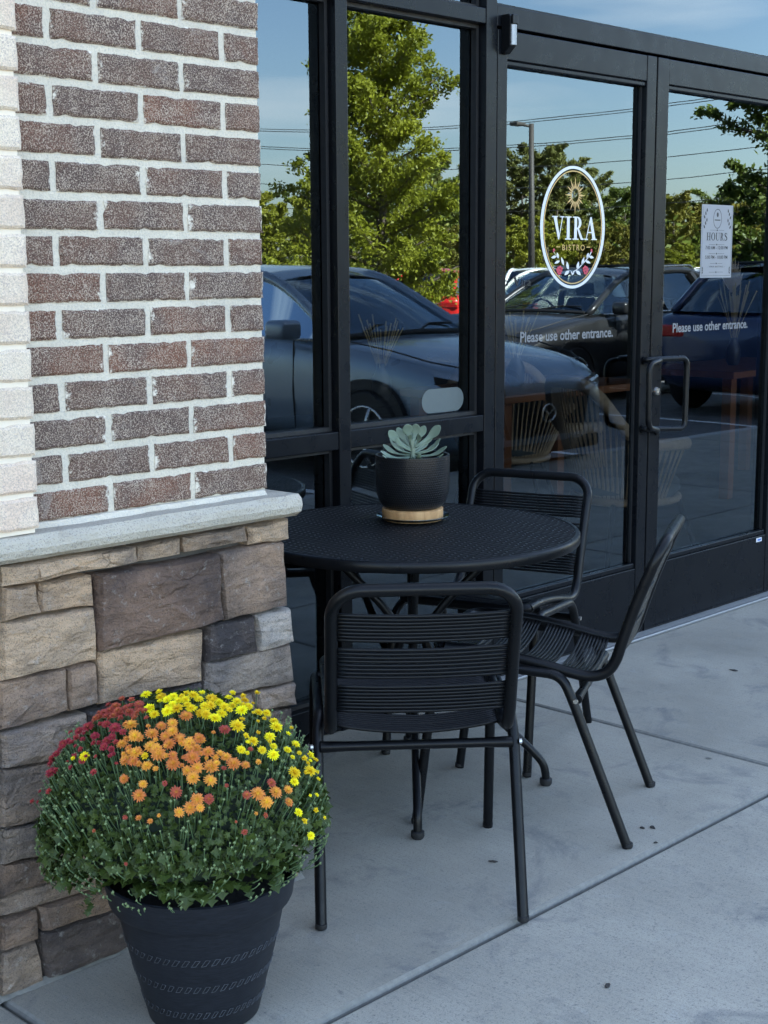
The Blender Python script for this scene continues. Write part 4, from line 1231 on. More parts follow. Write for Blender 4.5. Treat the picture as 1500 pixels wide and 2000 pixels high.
def mums():
    PC = Vector((0.030, -0.978, 0.0))
    DC = Vector((0.030, -0.935, 0.372)); RX, RZ = 0.254, 0.236
    root = empty('potted_chrysanthemum', tuple(PC), 'big round chrysanthemum in yellow, orange and red bloom in a dark plastic pot', 'potted plant')
    off = tuple(PC)
    pm = N('dark_plastic_pot'); p = pm.pos()
    st = pm.noise(40, 4, pm.pos((1, 1, 14)), 0.7)
    pm.set(col=pm.mix(pm.ramp(st, [(0.35, 0.0), (0.75, 1.0)]), (0.006, 0.007, 0.010), (0.020, 0.023, 0.030)), rough=0.45, spec=0.25)
    pm.bump(st, 0.05, 0.001)
    prof = [(0.092, 0.0), (0.097, 0.004), (0.112, 0.06), (0.128, 0.12), (0.1405, 0.172), (0.1480, 0.207), (0.1525, 0.209), (0.1585, 0.236), (0.1625, 0.250), (0.1615, 0.255), (0.1560, 0.256), (0.150, 0.236), (0.146, 0.225)]
    prof = [(0.098, 0.0), (0.103, 0.004), (0.118, 0.065), (0.135, 0.130), (0.1475, 0.187), (0.1535, 0.220), (0.1545, 0.2235), (0.1650, 0.2245), (0.1690, 0.232), (0.1715, 0.250), (0.1770, 0.272), (0.1775, 0.278), (0.1730, 0.280), (0.166, 0.258), (0.160, 0.245)]
    mb = MB(); mb.lathe(prof, 72, cap=True); mb.build('pot', pm.m, root, smooth=True, autosm=45)
    def prad(z):
        for (r0, z0), (r1, z1) in zip(prof, prof[1:]):
            if z0 <= z <= z1: return r0+(r1-r0)*(z-z0)/(z1-z0)
    rope_m = simple('paler_rope_relief', (0.048, 0.052, 0.060), 0.5, spec=0.35, var=0.5, vs=40)  # rope relief coloured paler than the pot wall
    for zc in (0.160, 0.103, 0.046):
        mb = MB(); n = 50
        for k in range(n):
            def pt(da, dz, h=0.0):
                a = 2*PI*(k+da)/n; z = zc+dz; r = prad(z)+h
                return Vector((r*math.cos(a), r*math.sin(a), z))
            lp = [(0.05, -0.0065), (0.50, -0.0055), (0.95, 0.0055), (0.52, 0.0065), (0.05, -0.0065)]
            mb.tube([pt(a, z, 0.0004) for a, z in lp], 0.0008, 4, cap=False)
        mb.build('rope_band', rope_m, root, smooth=True)
    mb = MB(); mb.lathe([(0.161, 0.250), (0.09, 0.262), (0.001, 0.265)], 24, cap=False); mb.build('soil', simple('potting_soil', (0.018, 0.015, 0.012), 0.95, bump=1, bs=60), root)
    rr = random.Random(21)
    def radius(th, v):
        """dome surface radius factor; th azimuth, v = z direction -1..1"""
        return 1+0.035*mnoise.noise(Vector((math.cos(th)*2, math.sin(th)*2, v*2)))
    # --- leaves: lobed blades massed through the outer shell
    lm = mat_leaf('mum_leaf', (0.028, 0.048, 0.009), (0.070, 0.104, 0.016), 0.18, 0.5, 25)
    V, Fc = [], []
    def blade(c, a, n_, s):
        sd_ = a.cross(n_).normalized(); nn = sd_.cross(a)
        b = len(V)
        outl = [(0, 0), (0.28, 0.16), (0.30, 0.40), (0.52, 0.22), (0.62, 0.46), (0.78, 0.20), (1.0, 0.0), (0.78, -0.20), (0.62, -0.46), (0.52, -0.22), (0.30, -0.40), (0.28, -0.16)]
        for u, v in outl: V.append(tuple(c+a*(u*s)+sd_*(v*s)+nn*(abs(v)*0.25*s-u*u*0.18*s)))
        V.append(tuple(c+a*(0.5*s)))
        for i in range(12): Fc.append((b+i, b+(i+1) % 12, b+12))
    NL = 10500
    for i in range(NL):
        th = rr.uniform(0, 2*PI); v = rr.uniform(-0.62, 1.0)
        sh = 1-abs(rr.gauss(0, 0.10))
        sh = min(sh, 0.91 if v > 0.55 else 0.97 if v > 0.1 else 1.0)
        r_ = math.sqrt(max(0, 1-v*v)) if v > 0 else 1.0-0.45*v*v
        d = Vector((r_*math.cos(th), r_*math.sin(th), v))
        R_ = radius(th, v)*sh
        c = DC+Vector((d.x*RX*R_, d.y*RX*R_, d.z*RZ*R_))
        if c.y > -0.685: continue
        rad_ = math.hypot(c.x-DC.x, c.y-DC.y)
        if c.z < 0.346+0.05*max(0, rad_-0.19)-0.05*(c.y > DC.y-0.02): continue
        n_ = Vector((d.x, d.y, d.z+0.35)).normalized()
        a = (Vector((rr.uniform(-1, 1), rr.uniform(-1, 1), rr.uniform(-0.6, 0.9)))+n_*0.75).normalized()
        s = rr.uniform(0.009, 0.017) if c.z > 0.40 else rr.uniform(0.013, 0.028)
        if v < -0.2: a = (a+Vector((d.x*0.6, d.y*0.6, -0.5))).normalized()
        blade(c, a, n_, s)
    # leaves hanging over the rim
    for i in range(420):
        th = rr.uniform(0, 2*PI); r_ = rr.uniform(0.13, 0.185)
        c = Vector((PC.x+r_*math.cos(th), PC.y+r_*math.sin(th), rr.uniform(0.304, 0.324)))
        if c.y > -0.70: continue
        o_ = Vector((math.cos(th), math.sin(th), 0))
        blade(c, (o_*rr.uniform(0.3, 1.0)+Vector((0, 0, rr.uniform(-0.55, 0.40)))).normalized(), (o_+Vector((0, 0, 0.7))).normalized(), rr.uniform(0.018, 0.034))
    # hanging shoot at the left
    for k in range(14):
        q = on_plane(205-k*3+rr.uniform(-14, 14), 1700+k*5.5, DC, Vector((CAM.x-DC.x, CAM.y-DC.y, 0)).normalized())
        blade(q, Vector((rr.uniform(-1, 1), rr.uniform(-1, 1), -0.8)).normalized(), Vector((-0.5, -0.8, 0.3)), 0.018)
    mb = MB(); mb.v = V; mb.f = Fc; mb.m = [0]*len(Fc)
    fo = mb.build('foliage', lm, root, off=off); fo['kind'] = 'stuff'
    mb = MB()
    for i in range(42):
        for j in range(1): pass
    core = []
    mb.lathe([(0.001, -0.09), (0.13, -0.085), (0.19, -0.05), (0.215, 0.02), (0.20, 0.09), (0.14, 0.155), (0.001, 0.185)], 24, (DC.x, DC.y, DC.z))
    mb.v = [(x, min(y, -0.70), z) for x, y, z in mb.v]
    mb.build('foliage_core', simple('dark_core_fill', (0.010, 0.020, 0.010), 0.9, var=0.5, vs=60), root, off=off)  # solid dark core filling the dome behind the leaves
    # --- stems and closed buds
    sm = simple('mum_stem', (0.085, 0.14, 0.06), 0.6, var=0.3)
    bm_ = simple('mum_bud', (0.16, 0.215, 0.085), 0.6, var=0.4, vs=90)
    stems, buds = MB(), MB()
    def surf(px_, py_, lift=1.0):
        """front surface point of the dome at photo pixel (or nearest rim point)"""
        d = (fwd + rt*((px_-750)/F) + up*((1000-py_)/F)).normalized()
        o = CAM-DC
        S = Vector((1/RX/lift, 1/RX/lift, 1/RZ/lift))
        oo = Vector((o.x*S.x, o.y*S.y, o.z*S.z)); dd = Vector((d.x*S.x, d.y*S.y, d.z*S.z))
        a = dd.dot(dd); b = 2*oo.dot(dd); c = oo.dot(oo)-1
        D = b*b-4*a*c
        t = (-b-math.sqrt(D))/(2*a) if D > 0 else -b/(2*a)
        return CAM+d*t
    def stem_to(p, n_, ln=0.05):
        q = p-n_*ln*0.9+Vector((rr.uniform(-.008, .008), rr.uniform(-.008, .008), -ln*0.5))
        stems.tube([q, (p+q)/2+n_*0.004, p], [0.0011, 0.0010, 0.0009], 4, cap=False)
    nb = 0
    while nb < 700:
        th = rr.uniform(0, 2*PI); v = rr.uniform(-0.35, 0.97)
        r_ = math.sqrt(max(0, 1-v*v)) if v > 0 else 1.0-0.4*v*v
        R_ = radius(th, v)*rr.uniform(1.0, 1.06)
        d = Vector((r_*math.cos(th), r_*math.sin(th), v))
        p = DC+Vector((d.x*RX*R_, d.y*RX*R_, d.z*RZ*R_))
        if p.y > -0.69 or v > 0.72 or p.z < 0.30 or (d.x*0.6+d.y*0.8) > 0.35: continue
        n_ = (d+Vector((0, 0, 0.5))).normalized()
        stem_to(p, n_, 0.05 if p.z > 0.40 else 0.018)
        s = rr.uniform(0.0018, 0.0034)
        buds.add([p+Vector((x*s, y*s, z*s)) for x, y, z in ((1,0,0),(0,1,0),(-1,0,0),(0,-1,0),(0,0,1),(0,0,-1))], [(0,1,4),(1,2,4),(2,3,4),(3,0,4),(1,0,5),(2,1,5),(3,2,5),(0,3,5)])
        # pale calyx star
        t1 = n_.orthogonal().normalized(); t2 = n_.cross(t1)
        for k in range(5):
            a = 2*PI*k/5
            e = (t1*math.cos(a)+t2*math.sin(a)); f_ = (t1*math.cos(a+0.6)+t2*math.sin(a+0.6))
            buds.add([p+n_*s*0.5, p+e*s*1.15+n_*s*0.8, p+f_*s*0.7], [(0, 1, 2)])
        nb += 1
    # --- open flowers
    def flower_mesh(name, mat, seed, layers):
        q = random.Random(seed); mb = MB()
        for (n, r0, lift, wd) in layers:
            for k in range(n):
                a = 2*PI*(k+q.uniform(-.25, .25))/n
                ln = r0*q.uniform(0.85, 1.1); w_ = wd*q.uniform(0.85, 1.15); li = lift*q.uniform(0.7, 1.3)
                c, s = math.cos(a), math.sin(a)
                def P(u, v, z): return (u*c-v*s, u*s+v*c, z)
                mb.add([P(0.04, -w_*0.25, 0), P(0.04, w_*0.25, 0), P(ln*0.62, w_*0.5, ln*li+w_*0.16), P(ln*0.62, 0, ln*li-0.02), P(ln*0.62, -w_*0.5, ln*li+w_*0.16), P(ln, w_*0.18, ln*li*1.15), P(ln, -w_*0.18, ln*li*1.15)],
                       [(0, 1, 2, 3), (0, 3, 4), (3, 2, 5, 6), (3, 6, 4)])
        mb.lathe([(0.14, 0.03), (0.12, 0.13), (0.05, 0.17)], 7)
        me = bpy.data.meshes.new(name); me.from_pydata(mb.v, [], mb.f); me.materials.append(mat); me.update(); return me
    def petal(name, inner, outer, edge):
        m = N(name)
        tcn = m.n('TexCoord'); vl = m.n('VectorMath'); vl.operation = 'LENGTH'; m.l(tcn.outputs['Object'], vl.inputs[0])
        c = m.ramp(vl.outputs['Value'], [(0.12, inner), (0.5, outer), (1.0, edge)])
        oi = m.n('ObjectInfo')
        c = m.mix(1.0, c, m.ramp(oi.outputs['Random'], [(0.0, (0.82, 0.66, 0.85)), (1.0, (1.06, 1.28, 0.9))]), 'MULTIPLY')
        m.set(col=c, rough=0.6, spec=0.25)
        tl = m.n('BsdfTranslucent'); m.l(c, tl.inputs['Color']); ms = m.n('MixShader'); ms.inputs[0].default_value = 0.22
        m.l(m.b.outputs[0], ms.inputs[1]); m.l(tl.outputs[0], ms.inputs[2]); m.l(ms.outputs[0], m.out.inputs['Surface'])
        return m.m
    my = petal('yellow_petal', (0.80, 0.50, 0.005), (0.88, 0.66, 0.010), (0.92, 0.74, 0.02))
    mo = petal('orange_petal', (0.86, 0.52, 0.05), (0.80, 0.34, 0.05), (0.76, 0.25, 0.08))
    mr = petal('rust_petal', (0.60, 0.22, 0.05), (0.47, 0.095, 0.055), (0.43, 0.085, 0.07))
    mc = petal('crimson_petal', (0.48, 0.13, 0.08), (0.37, 0.035, 0.045), (0.40, 0.05, 0.07))
    full = [(15, 1.0, 0.10, 0.27), (14, 0.86, 0.30, 0.26), (11, 0.66, 0.55, 0.24), (8, 0.42, 0.95, 0.2)]
    half = [(11, 0.85, 0.45, 0.36), (9, 0.62, 0.85, 0.32), (6, 0.4, 1.3, 0.25)]
    kinds = {}
    for nm, mat in (('yellow', my), ('orange', mo), ('rust', mr), ('crimson', mc)):
        kinds[nm] = ([flower_mesh('flower', mat, i, full) for i in range(3)], [flower_mesh('flower', mat, 9+i, half) for i in range(2)])
    for lst, x0, x1, y0, y1, cnt in ((FL_Y, 600, 1180, 62, 170, 26), (FL_R, 330, 600, 100, 200, 30), (FL_C, 90, 440, 200, 420, 26), (FL_O, 460, 980, 210, 450, 34), (FL_Y, 1050, 1440, 180, 420, 14)):
        for _ in range(cnt):
            a_ = rr.uniform(x0, x1); b_ = rr.uniform(y0, y1)
            if lst is FL_R and b_ < 95+(600-a_)*0.28: b_ = 100+(600-a_)*0.32
            if lst is FL_C and b_ < 480-a_: b_ = 500-a_
            if a_ > 1150 and b_ < 160+(a_-1150)*0.75: b_ = 170+(a_-1150)*0.8
            lst.append((a_, b_, rr.uniform(12, 24)))
    for nm, lst in (('yellow', FL_Y), ('orange', FL_O), ('rust', FL_R), ('crimson', FL_C)):
        for zx, zy, sz in lst:
            x, y = 60+zx/2.586, 1330+zy/2.586
            p = surf(x, y, 1.06+rr.uniform(-0.01, 0.03))
            d = (p-DC); n_ = Vector((d.x/RX, d.y/RX, d.z/RZ)).normalized()
            tow = (CAM-p).normalized()
            ax = (n_*0.75+tow*0.35+Vector((0, 0, 0.35))+Vector((rr.uniform(-.25, .25), rr.uniform(-.25, .25), rr.uniform(-.1, .2)))).normalized()
            if p.y > -0.69: p.y = -0.69
            dep = (p-CAM).dot(fwd)
            rad = (sz*rr.uniform(0.94, 1.16)/2.586)*dep/F
            me = rr.choice(kinds[nm][0] if sz > 22 else kinds[nm][1])
            o = link(bpy.data.objects.new('flower', me)); o.parent = root
            o.location = p-PC; o.scale = (rad, rad, rad)
            qn = ax.to_track_quat('Z', 'Y'); qn = qn @ Matrix.Rotation(rr.uniform(0, 6.28), 3, 'Z').to_quaternion()
            o.rotation_euler = qn.to_euler()
            o['label'] = nm+' bloom'
            stem_to(p, ax, 0.055)
    s_ = stems.build('stems', sm, root, off=off); s_['kind'] = 'stuff'
    b_ = buds.build('buds', bm_, root, off=off); b_['kind'] = 'stuff'
mums()

# ------------------------------------------------------------------ bits on the pavement
def litter():
    mlf = simple('dead_leaf', (0.035, 0.030, 0.026), 0.9, var=0.4)
    items = [(1254, 1617, 0.009, 'smaller dark leaf scrap near the pavement joint by the right chair'), (1275, 1616, 0.012, 'larger dark leaf scrap near the pavement joint by the right chair'),
             (1433, 1309, 0.016, 'lone dark leaf on the pavement in front of the right door'), (1187, 1925, 0.010, 'dark round chip on the front pavement slab'),
             (963, 1683, 0.011, 'dark scrap on the pavement behind the nearest chair'), (1280, 1646, 0.006, 'tiny dark crumb beside the pavement joint')]
    for x, y, s, lab in items:
        P = on(x, y, 2, 0.0015 if y < 1800 else -0.002)
        q = random.Random(x); mb = MB()
        n = 9
        rim = [(s*q.uniform(0.6, 1.2)*math.cos(2*PI*k/n), s*0.6*q.uniform(0.6, 1.2)*math.sin(2*PI*k/n), 0.0002) for k in range(n)]
        top = [(a*0.7, b*0.7, 0.0018+q.uniform(0, 0.001)) for a, b, c in rim]
        mb.loft([rim, top])
        o = mb.build('leaf_scrap', mlf); o.location = P; o.rotation_euler = (0, 0, q.uniform(0, 6))
        tag(o, lab, 'leaf scrap')
litter()

# ------------------------------------------------------------------ inside the shop, seen dimly through the doors
def inside():
    wick = simple('wicker_strand', (0.46, 0.33, 0.20), 0.7, var=0.25, vs=60)
    wood = simple('orange_wood', (0.26, 0.09, 0.028), 0.5, var=0.25, vs=12)
    blk = M_chair
    def armchair(px, py, Y, rz, label):
        P = on(px, py, 1, Y)
        root = empty('wicker_armchair', (P.x, Y, 0), label, 'armchair', 'wicker armchairs inside the shop', rz)
        # rim: high rounded back dropping to arms; open to local +y
        def rim(t):
            a = PI*(1.16*t-0.08)
            z = 0.60+0.26*math.exp(-((t-0.5)/0.24)**4)
            return Vector((-0.36*math.cos(a), -0.36*math.sin(a)*0.95+0.0, z))
        mb = MB(); mb.tube([rim(k/40) for k in range(41)], 0.028, 10); mb.build('rim', wick, root, smooth=True, autosm=60)
        mb = MB()
        for k in range(84):
            t = k/83; p = rim(t)
            b = Vector((p.x*0.66, p.y*0.66, 0.33))
            j = (0.02 if k % 2 else -0.02)
            q = p.lerp(b, 0.5)*1.0+Vector((p.y*j, -p.x*j, 0))
            mb.tube(smooth_path([p, q, b], 4), 0.0042, 4)
        mb.build('strands', wick, root)
        mb = MB(); mb.tube([(0.24*math.cos(2*PI*k/30), 0.24*math.sin(2*PI*k/30), 0.325) for k in range(31)], 0.018, 8, cap=False); mb.build('seat_ring', wick, root, smooth=True)
        mb = MB(); mb.lathe([(0.001, 0.335), (0.22, 0.335), (0.25, 0.365), (0.24, 0.41), (0.20, 0.43), (0.001, 0.435)], 24); mb.build('cushion', simple('dark_cushion', (0.06, 0.07, 0.07), 0.9), root, smooth=True)
        for sx in (-1, 1):
            for sy in (-1, 1):
                mb = MB(); mb.tube([(0.17*sx, 0.17*sy, 0.325), (0.26*sx, 0.26*sy, 0.0)], 0.013, 8); mb.build('leg', blk, root, smooth=True)
        return root
    armchair(1222, 900, 0.80, R(-112), 'tall-backed wicker armchair seen from behind through the left door')
    armchair(985, 940, 2.10, R(-60), 'wicker armchair low at the left edge of the left door')
    def wtable(px, py, Y, label, L_=1.3):
        P = on(px, py, 1, Y)
        root = empty('wooden_table', (P.x, Y, 0), label, 'table')
        mb = MB(); mb.box((-L_/2, -0.35, 0.715), (L_/2, 0.35, 0.755)); mb.build('table_top', wood, root, bevel=0.006)
        for sx in (-1, 1):
            for sy in (-1, 1):
                mb = MB(); mb.box((sx*(L_/2-0.07)-0.03, sy*0.28-0.03, 0), (sx*(L_/2-0.07)+0.03, sy*0.28+0.03, 0.7148)); mb.build('leg', wood, root)
        return P
    p1 = wtable(1040, 800, 1.75, 'orange wooden dining table inside behind the left door')
    p2 = wtable(1440, 830, 1.75, 'orange wooden dining table inside behind the right door')
    def dried(px, py, Y, h, n, label, fan=False, z0=0.756):
        P = on(px, py, 1, Y)
        root = empty('dried_bouquet', (P.x, Y, z0), label, 'dried flowers', 'dried bouquets on the tables inside')
        q = random.Random(px)
        mb = MB(); mb.lathe([(0.03, 0), (0.045, 0.03), (0.045, 0.10), (0.022, 0.15), (0.026, 0.17), (0.020, 0.165), (0.020, 0.1), (0.001, 0.1)], 16); mb.build('vase', simple('dark_vase', (0.03, 0.03, 0.03), 0.4), root, smooth=True, autosm=50)
        st = MB()
        for k in range(n):
            a, s = q.uniform(0, 6.28), q.uniform(0.02, 0.13)
            e = Vector((s*math.cos(a), s*math.sin(a), h*q.uniform(0.8, 1.0)))
            st.tube([(0, 0, 0.1), (e.x*0.35, e.y*0.35, h*0.5), e], [0.0016, 0.002, 0.0045], 4)
        st.build('stalks', simple('dry_straw', (0.48, 0.36, 0.16), 0.8, var=0.3), root)
        if fan:
            fm = MB()
            for k in range(9):
                a = R(-55+110*k/8)
                c, s = math.sin(a), math.cos(a)
                b = Vector((0, 0.03, h*0.85)); t = b+Vector((c*0.17, 0, s*0.22)); m_ = b+Vector((c*0.10, -0.01, s*0.13)); w_ = 0.020
                fm.add([b, m_+Vector((s*w_, 0, -c*w_)), t, m_-Vector((s*w_, 0, -c*w_))], [(0, 1, 2, 3)])
            fm.build('palm_fan', simple('dried_palm', (0.45, 0.36, 0.26), 0.8, var=0.2), root)
    dried(1428, 800, 1.72, 0.52, 26, 'straw bouquet with dried palm fan through the right door', True)
    dried(745, 700, 1.7, 0.40, 18, 'thin dried bouquet through the window behind the succulent')
    dried(1008, 700, 1.72, 0.40, 18, 'thin dried bouquet through the left edge of the left door')
inside()

# ------------------------------------------------------------------ parking lot seen mirrored in the glass
def make_car(name, label, paint, group, rails=False):
    root = empty(name, (0, 0, 0), label, 'car', group)
    blk = simple('car_trim', (0.012, 0.012, 0.013), 0.6)
    # local: x forward, y left, z up from tyre contact
    st = [(2.20, .66, .30, .60, .66), (2.14, .76, .24, .70, .75), (2.0, .84, .20, .80, .85), (1.7, .885, .19, .88, .93), (1.3, .90, .19, .935, .99), (0.9, .905, .19, .975, 1.03), (0.3, .905, .19, .99, .99), (-0.6, .905, .19, 1.0, 1.0), (-1.3, .90, .19, 1.03, 1.03), (-1.85, .87, .22, 1.05, 1.06), (-2.08, .82, .30, 1.02, 1.03), (-2.17, .74, .36, .90, .93)]
    rings = []
    for x, hw, zb, zs, zc in st:
        half = [(0.0, zb), (hw*.80, zb), (hw*.955, zb+.10), (hw*1.0, zb+(zs-zb)*.45), (hw*.985, zs-.10), (hw*.955, zs-.015), (hw*.86, zs+.012), (hw*.45, zc)]
        ring = [(x, y, z) for y, z in half]+[(x, 0, zc+.008)]+[(x, -y, z) for y, z in half[:0:-1]]
        rings.append(ring)
    mb = MB(); mb.loft(rings); mb.build('body', paint, root, smooth=True, sub=1)
    # roof and pillars
    A0, A1, A2, A3, A4 = (0.92, .73, 1.00), (0.10, .60, 1.405), (-0.55, .615, 1.475), (-1.45, .585, 1.445), (-1.98, .67, 1.06)
    sd_ = smooth_path([A0, A1, A2, A3, A4], 5)
    for sg in (-1, 1):
        mb = MB(); mb.tube([(p.x, sg*p.y, p.z) for p in sd_], 0.042, 8); mb.build('pillar', paint, root, smooth=True)
        mb = MB(); mb.tube([(-0.42, sg*.615, 1.46), (-0.55, sg*.80, 1.0)], 0.04, 6); mb.build('pillar', blk, root)
        mb = MB(); mb.tube([(-1.30, sg*.60, 1.45), (-1.62, sg*.78, 1.04)], 0.055, 6); mb.build('pillar', paint, root)
    mb = MB(); rings = []
    for p in sd_[5:16]:
        rings.append([(p.x, p.y*u, p.z+0.055*(1-u*u)) for u in (-1, -.6, -.2, .2, .6, 1)])
    mb.loft(rings, False, False); mb.build('roof', paint, root, smooth=True)
    gl = M_carglass
    def pane(name, rows):
        mb = MB(); mb.loft(rows, False, False); return mb.build(name, gl, root, smooth=True)
    pane('windshield', [[(p.x+0.10*(1-u*u)*(1 if p.z < 1.3 else .7), p.y*u*0.97, p.z+0.02*(1-u*u)) for u in (-1, -.6, -.2, .2, .6, 1)] for p in sd_[0:6]])
    pane('rear_window', [[(p.x-0.08*(1-u*u), p.y*u*0.97, p.z) for u in (-1, -.5, 0, .5, 1)] for p in sd_[15:]])
    for sg in (-1, 1):
        top = [p for p in sd_ if p.z > 1.03]
        rows = [[(p.x, sg*p.y, p.z) for p in top], [(p.x, sg*(.80 if p.x > -1.7 else .72), 1.0) for p in top]]
        pane('side_window', rows)
        mb = MB(); mb.box((0.50, sg*0.90-0.0 if sg > 0 else -1.10, 1.00), (0.72, 1.10 if sg > 0 else -0.90, 1.14)); mb.build('side_mirror', paint, root, bevel=0.04, seg=3, smooth=True)
        mb = MB(); pth = [(0.75, sg*.828, 0.995), (-1.3, sg*.82, 1.018), (-1.75, sg*.78, 1.07)]; mb.tube(pth, 0.011, 6); mb.build('belt_trim', M_steel, root)
    # wheels
    for wx in (1.36, -1.34):
        for sg in (-1, 1):
            mb = MB()
            def rg(r, y): return [(wx+r*math.cos(2*PI*k/28), sg*y, 0.335+r*math.sin(2*PI*k/28)) for k in range(28)]
            arch = MB()
            arch.loft([[(wx+0.40*math.cos(PI*k/20-0.15), sg*y, 0.335+0.40*math.sin(PI*1.1*k/20-0.15)) for k in range(21)] for y in (0.86, 0.915)], False, False)
            arch.loft([[(wx+rr_*math.cos(PI*1.1*k/20-0.15), sg*0.915, 0.335+rr_*math.sin(PI*1.1*k/20-0.15)) for k in range(21)] for rr_ in (0.34, 0.41)], False, False)
            arch.build('wheel_arch', blk, root)
            mb.loft([rg(0.22, 0.76), rg(0.31, 0.74), rg(0.335, 0.78), rg(0.335, 0.89), rg(0.31, 0.925), rg(0.22, 0.915)], True, True)
            wl = mb.build('wheel', M_foot, root, smooth=True, autosm=40)
            mb = MB()
            for k in range(5):
                a = 2*PI*k/5
                mb.tube([(wx, sg*0.925, 0.335), (wx+0.215*math.cos(a), sg*0.922, 0.335+0.215*math.sin(a))], [0.03, 0.02], 6)
            mb.tube([(wx+0.215*math.cos(2*PI*k/24), sg*0.918, 0.335+0.215*math.sin(2*PI*k/24)) for k in range(25)], 0.012, 6, cap=False)
            mb.build('rim', M_steel, wl, smooth=True)
    # face
    for sg in (-1, 1):
        pts = [(2.155, sg*.42, .70), (2.08, sg*.70, .745), (1.93, sg*.84, .785), (1.95, sg*.85, .73), (2.10, sg*.72, .665), (2.19, sg*.44, .64)]
        mb = MB(); mb.add([(x+.03, y*1.015, z) for x, y, z in pts], [(0, 1, 4, 5), (1, 2, 3, 4)]); mb.add([(x-.05, y*.9, z) for x, y, z in pts], [(0, 1, 4, 5), (1, 2, 3, 4)])
        hl = mb.build('headlight', simple('headlight_housing', (0.02, 0.02, 0.025), 0.15), root)
        mb = MB(); mb.tube([(2.21, sg*.50, .690), (2.13, sg*.70, .715)], 0.014, 6); mb.build('lamp', M_steel, hl)
        mb = MB(); mb.box((-2.16, min(sg*.45, sg*.80), .80), (-2.06, max(sg*.45, sg*.80), .92)); mb.build('tail_light', simple('tail_light_red', (0.5, 0.01, 0.01), 0.2), root, bevel=0.02)
    mb = MB(); mb.add([(2.20, -.52, .63), (2.20, .52, .63), (2.225, .40, .34), (2.225, -.40, .34), (2.10, -.5, .63), (2.10, .5, .63), (2.10, .4, .34), (2.10, -.4, .34)], [(0, 1, 2, 3), (4, 5, 1, 0), (3, 2, 6, 7), (0, 3, 7, 4), (1, 5, 6, 2)])
    gr = mb.build('grille', blk, root)
    mb = MB()
    for k in range(6): mb.box((2.222, -.40, .37+k*.045), (2.232, .40, .378+k*.045))
    mb.build('grille_bar', M_chair, gr)
    mb = MB(); mb.tube([(2.24, .075*math.cos(2*PI*k/20), .50+.06*math.sin(2*PI*k/20)) for k in range(21)], 0.007, 6, cap=False)
    mb.tube([(2.24, -.06, .53), (2.24, 0, .49), (2.24, .06, .53)], .006, 6)
    mb.build('badge', M_steel, gr)
    mb = MB(); mb.box((2.02, -.70, .20), (2.17, .70, .31)); mb.build('bumper', blk, root, bevel=.03)
    # seams, handles, wipers, sill cladding
    for sg in (-1, 1):
        mb = MB()
        for xs_ in (0.62, -0.52, -1.36): mb.tube([(xs_, sg*.893, .33), (xs_-.02, sg*.900, .62), (xs_-.03, sg*.885, .90), (xs_-.05, sg*.862, .985)], .006, 5)
        mb.build('door_seam', blk, root)
        for xs_ in (-.30, -1.18):
            mb = MB(); mb.tube([(xs_+.09, sg*.885, .875), (xs_+.07, sg*.915, .88), (xs_-.07, sg*.915, .885), (xs_-.09, sg*.885, .885)], .012, 6); mb.build('door_handle', paint, root, smooth=True)
        mb = MB(); mb.tube([(1.0, sg*.880, .25), (-1.0, sg*.880, .25)], .055, 8); mb.build('sill_cladding', blk, root, smooth=True)
    mb = MB()
    for y0_ in (-.05, .55): mb.tube([(0.99, y0_, 1.045), (0.86, y0_-.25, 1.09), (0.84, y0_-.52, 1.085)], .010, 5)
    mb.build('wiper', blk, root)
    mb = MB(); mb.tube([(0.95+0.10*(1-u*u), .70*u, 1.02+.02*(1-u*u)) for u in (-1, -.6, -.2, .2, .6, 1)], .022, 6); mb.build('cowl', blk, root)
    mb = MB()
    for sg in (-1, 1): mb.tube([(1.02, sg*.80, 1.005), (1.5, sg*.80, .945), (1.85, sg*.76, .875), (2.04, sg*.62, .83)], .006, 5)
    mb.build('bonnet_seam', blk, root)
    # cabin
    seat = simple('car_seat', (0.05, 0.05, 0.05), 0.8)
    mb = MB(); mb.box((-1.9, -.78, .42), (0.95, .78, .50)); mb.build('cabin_floor', seat, root)
    mb = MB(); mb.box((0.45, -.76, .80), (0.98, .76, .985)); mb.build('dashboard', seat, root, bevel=.05)
    for sg in (-1, 1):
        mb = MB(); mb.box((-.35, sg*.38-.24, .5), (.15, sg*.38+.24, .68)); mb.loft([[(-.30+a, sg*.38+b, .66) for a, b in ((0, -.23), (.12, -.23), (.12, .23), (0, .23))], [(-.50+a, sg*.38+b, 1.16) for a, b in ((0, -.2), (.08, -.2), (.08, .2), (0, .2))]])
        mb.box((-.57, sg*.38-.12, 1.18), (-.47, sg*.38+.12, 1.34)); mb.build('seat', seat, root, bevel=.03)
    mb = MB(); mb.box((-1.3, -.66, .5), (-.85, .66, .70)); mb.box((-1.42, -.66, .5), (-1.28, .66, 1.15)); mb.build('rear_seat', seat, root, bevel=.04)
    mb = MB(); mb.tube([(0.30+0.06*math.sin(2*PI*k/20), .38+.18*math.cos(2*PI*k/20), .98+.17*math.sin(2*PI*k/20)) for k in range(21)], .014, 6, cap=False); mb.build('steering_wheel', blk, root)
    if rails:
        for sg in (-1, 1):
            mb = MB(); mb.tube(fillet([(-.05, sg*.60, 1.45), (-.15, sg*.60, 1.53), (-1.35, sg*.59, 1.54), (-1.5, sg*.585, 1.44)], .05, 4), .016, 6); mb.build('roof_rail', M_steel, root, smooth=True)
        mb = MB(); mb.tube([(-.45, -.6, 1.545), (-.45, .6, 1.545)], .018, 6); mb.tube([(-1.1, -.6, 1.545), (-1.1, .6, 1.545)], .018, 6); mb.build('roof_bar', blk, root)
    return root
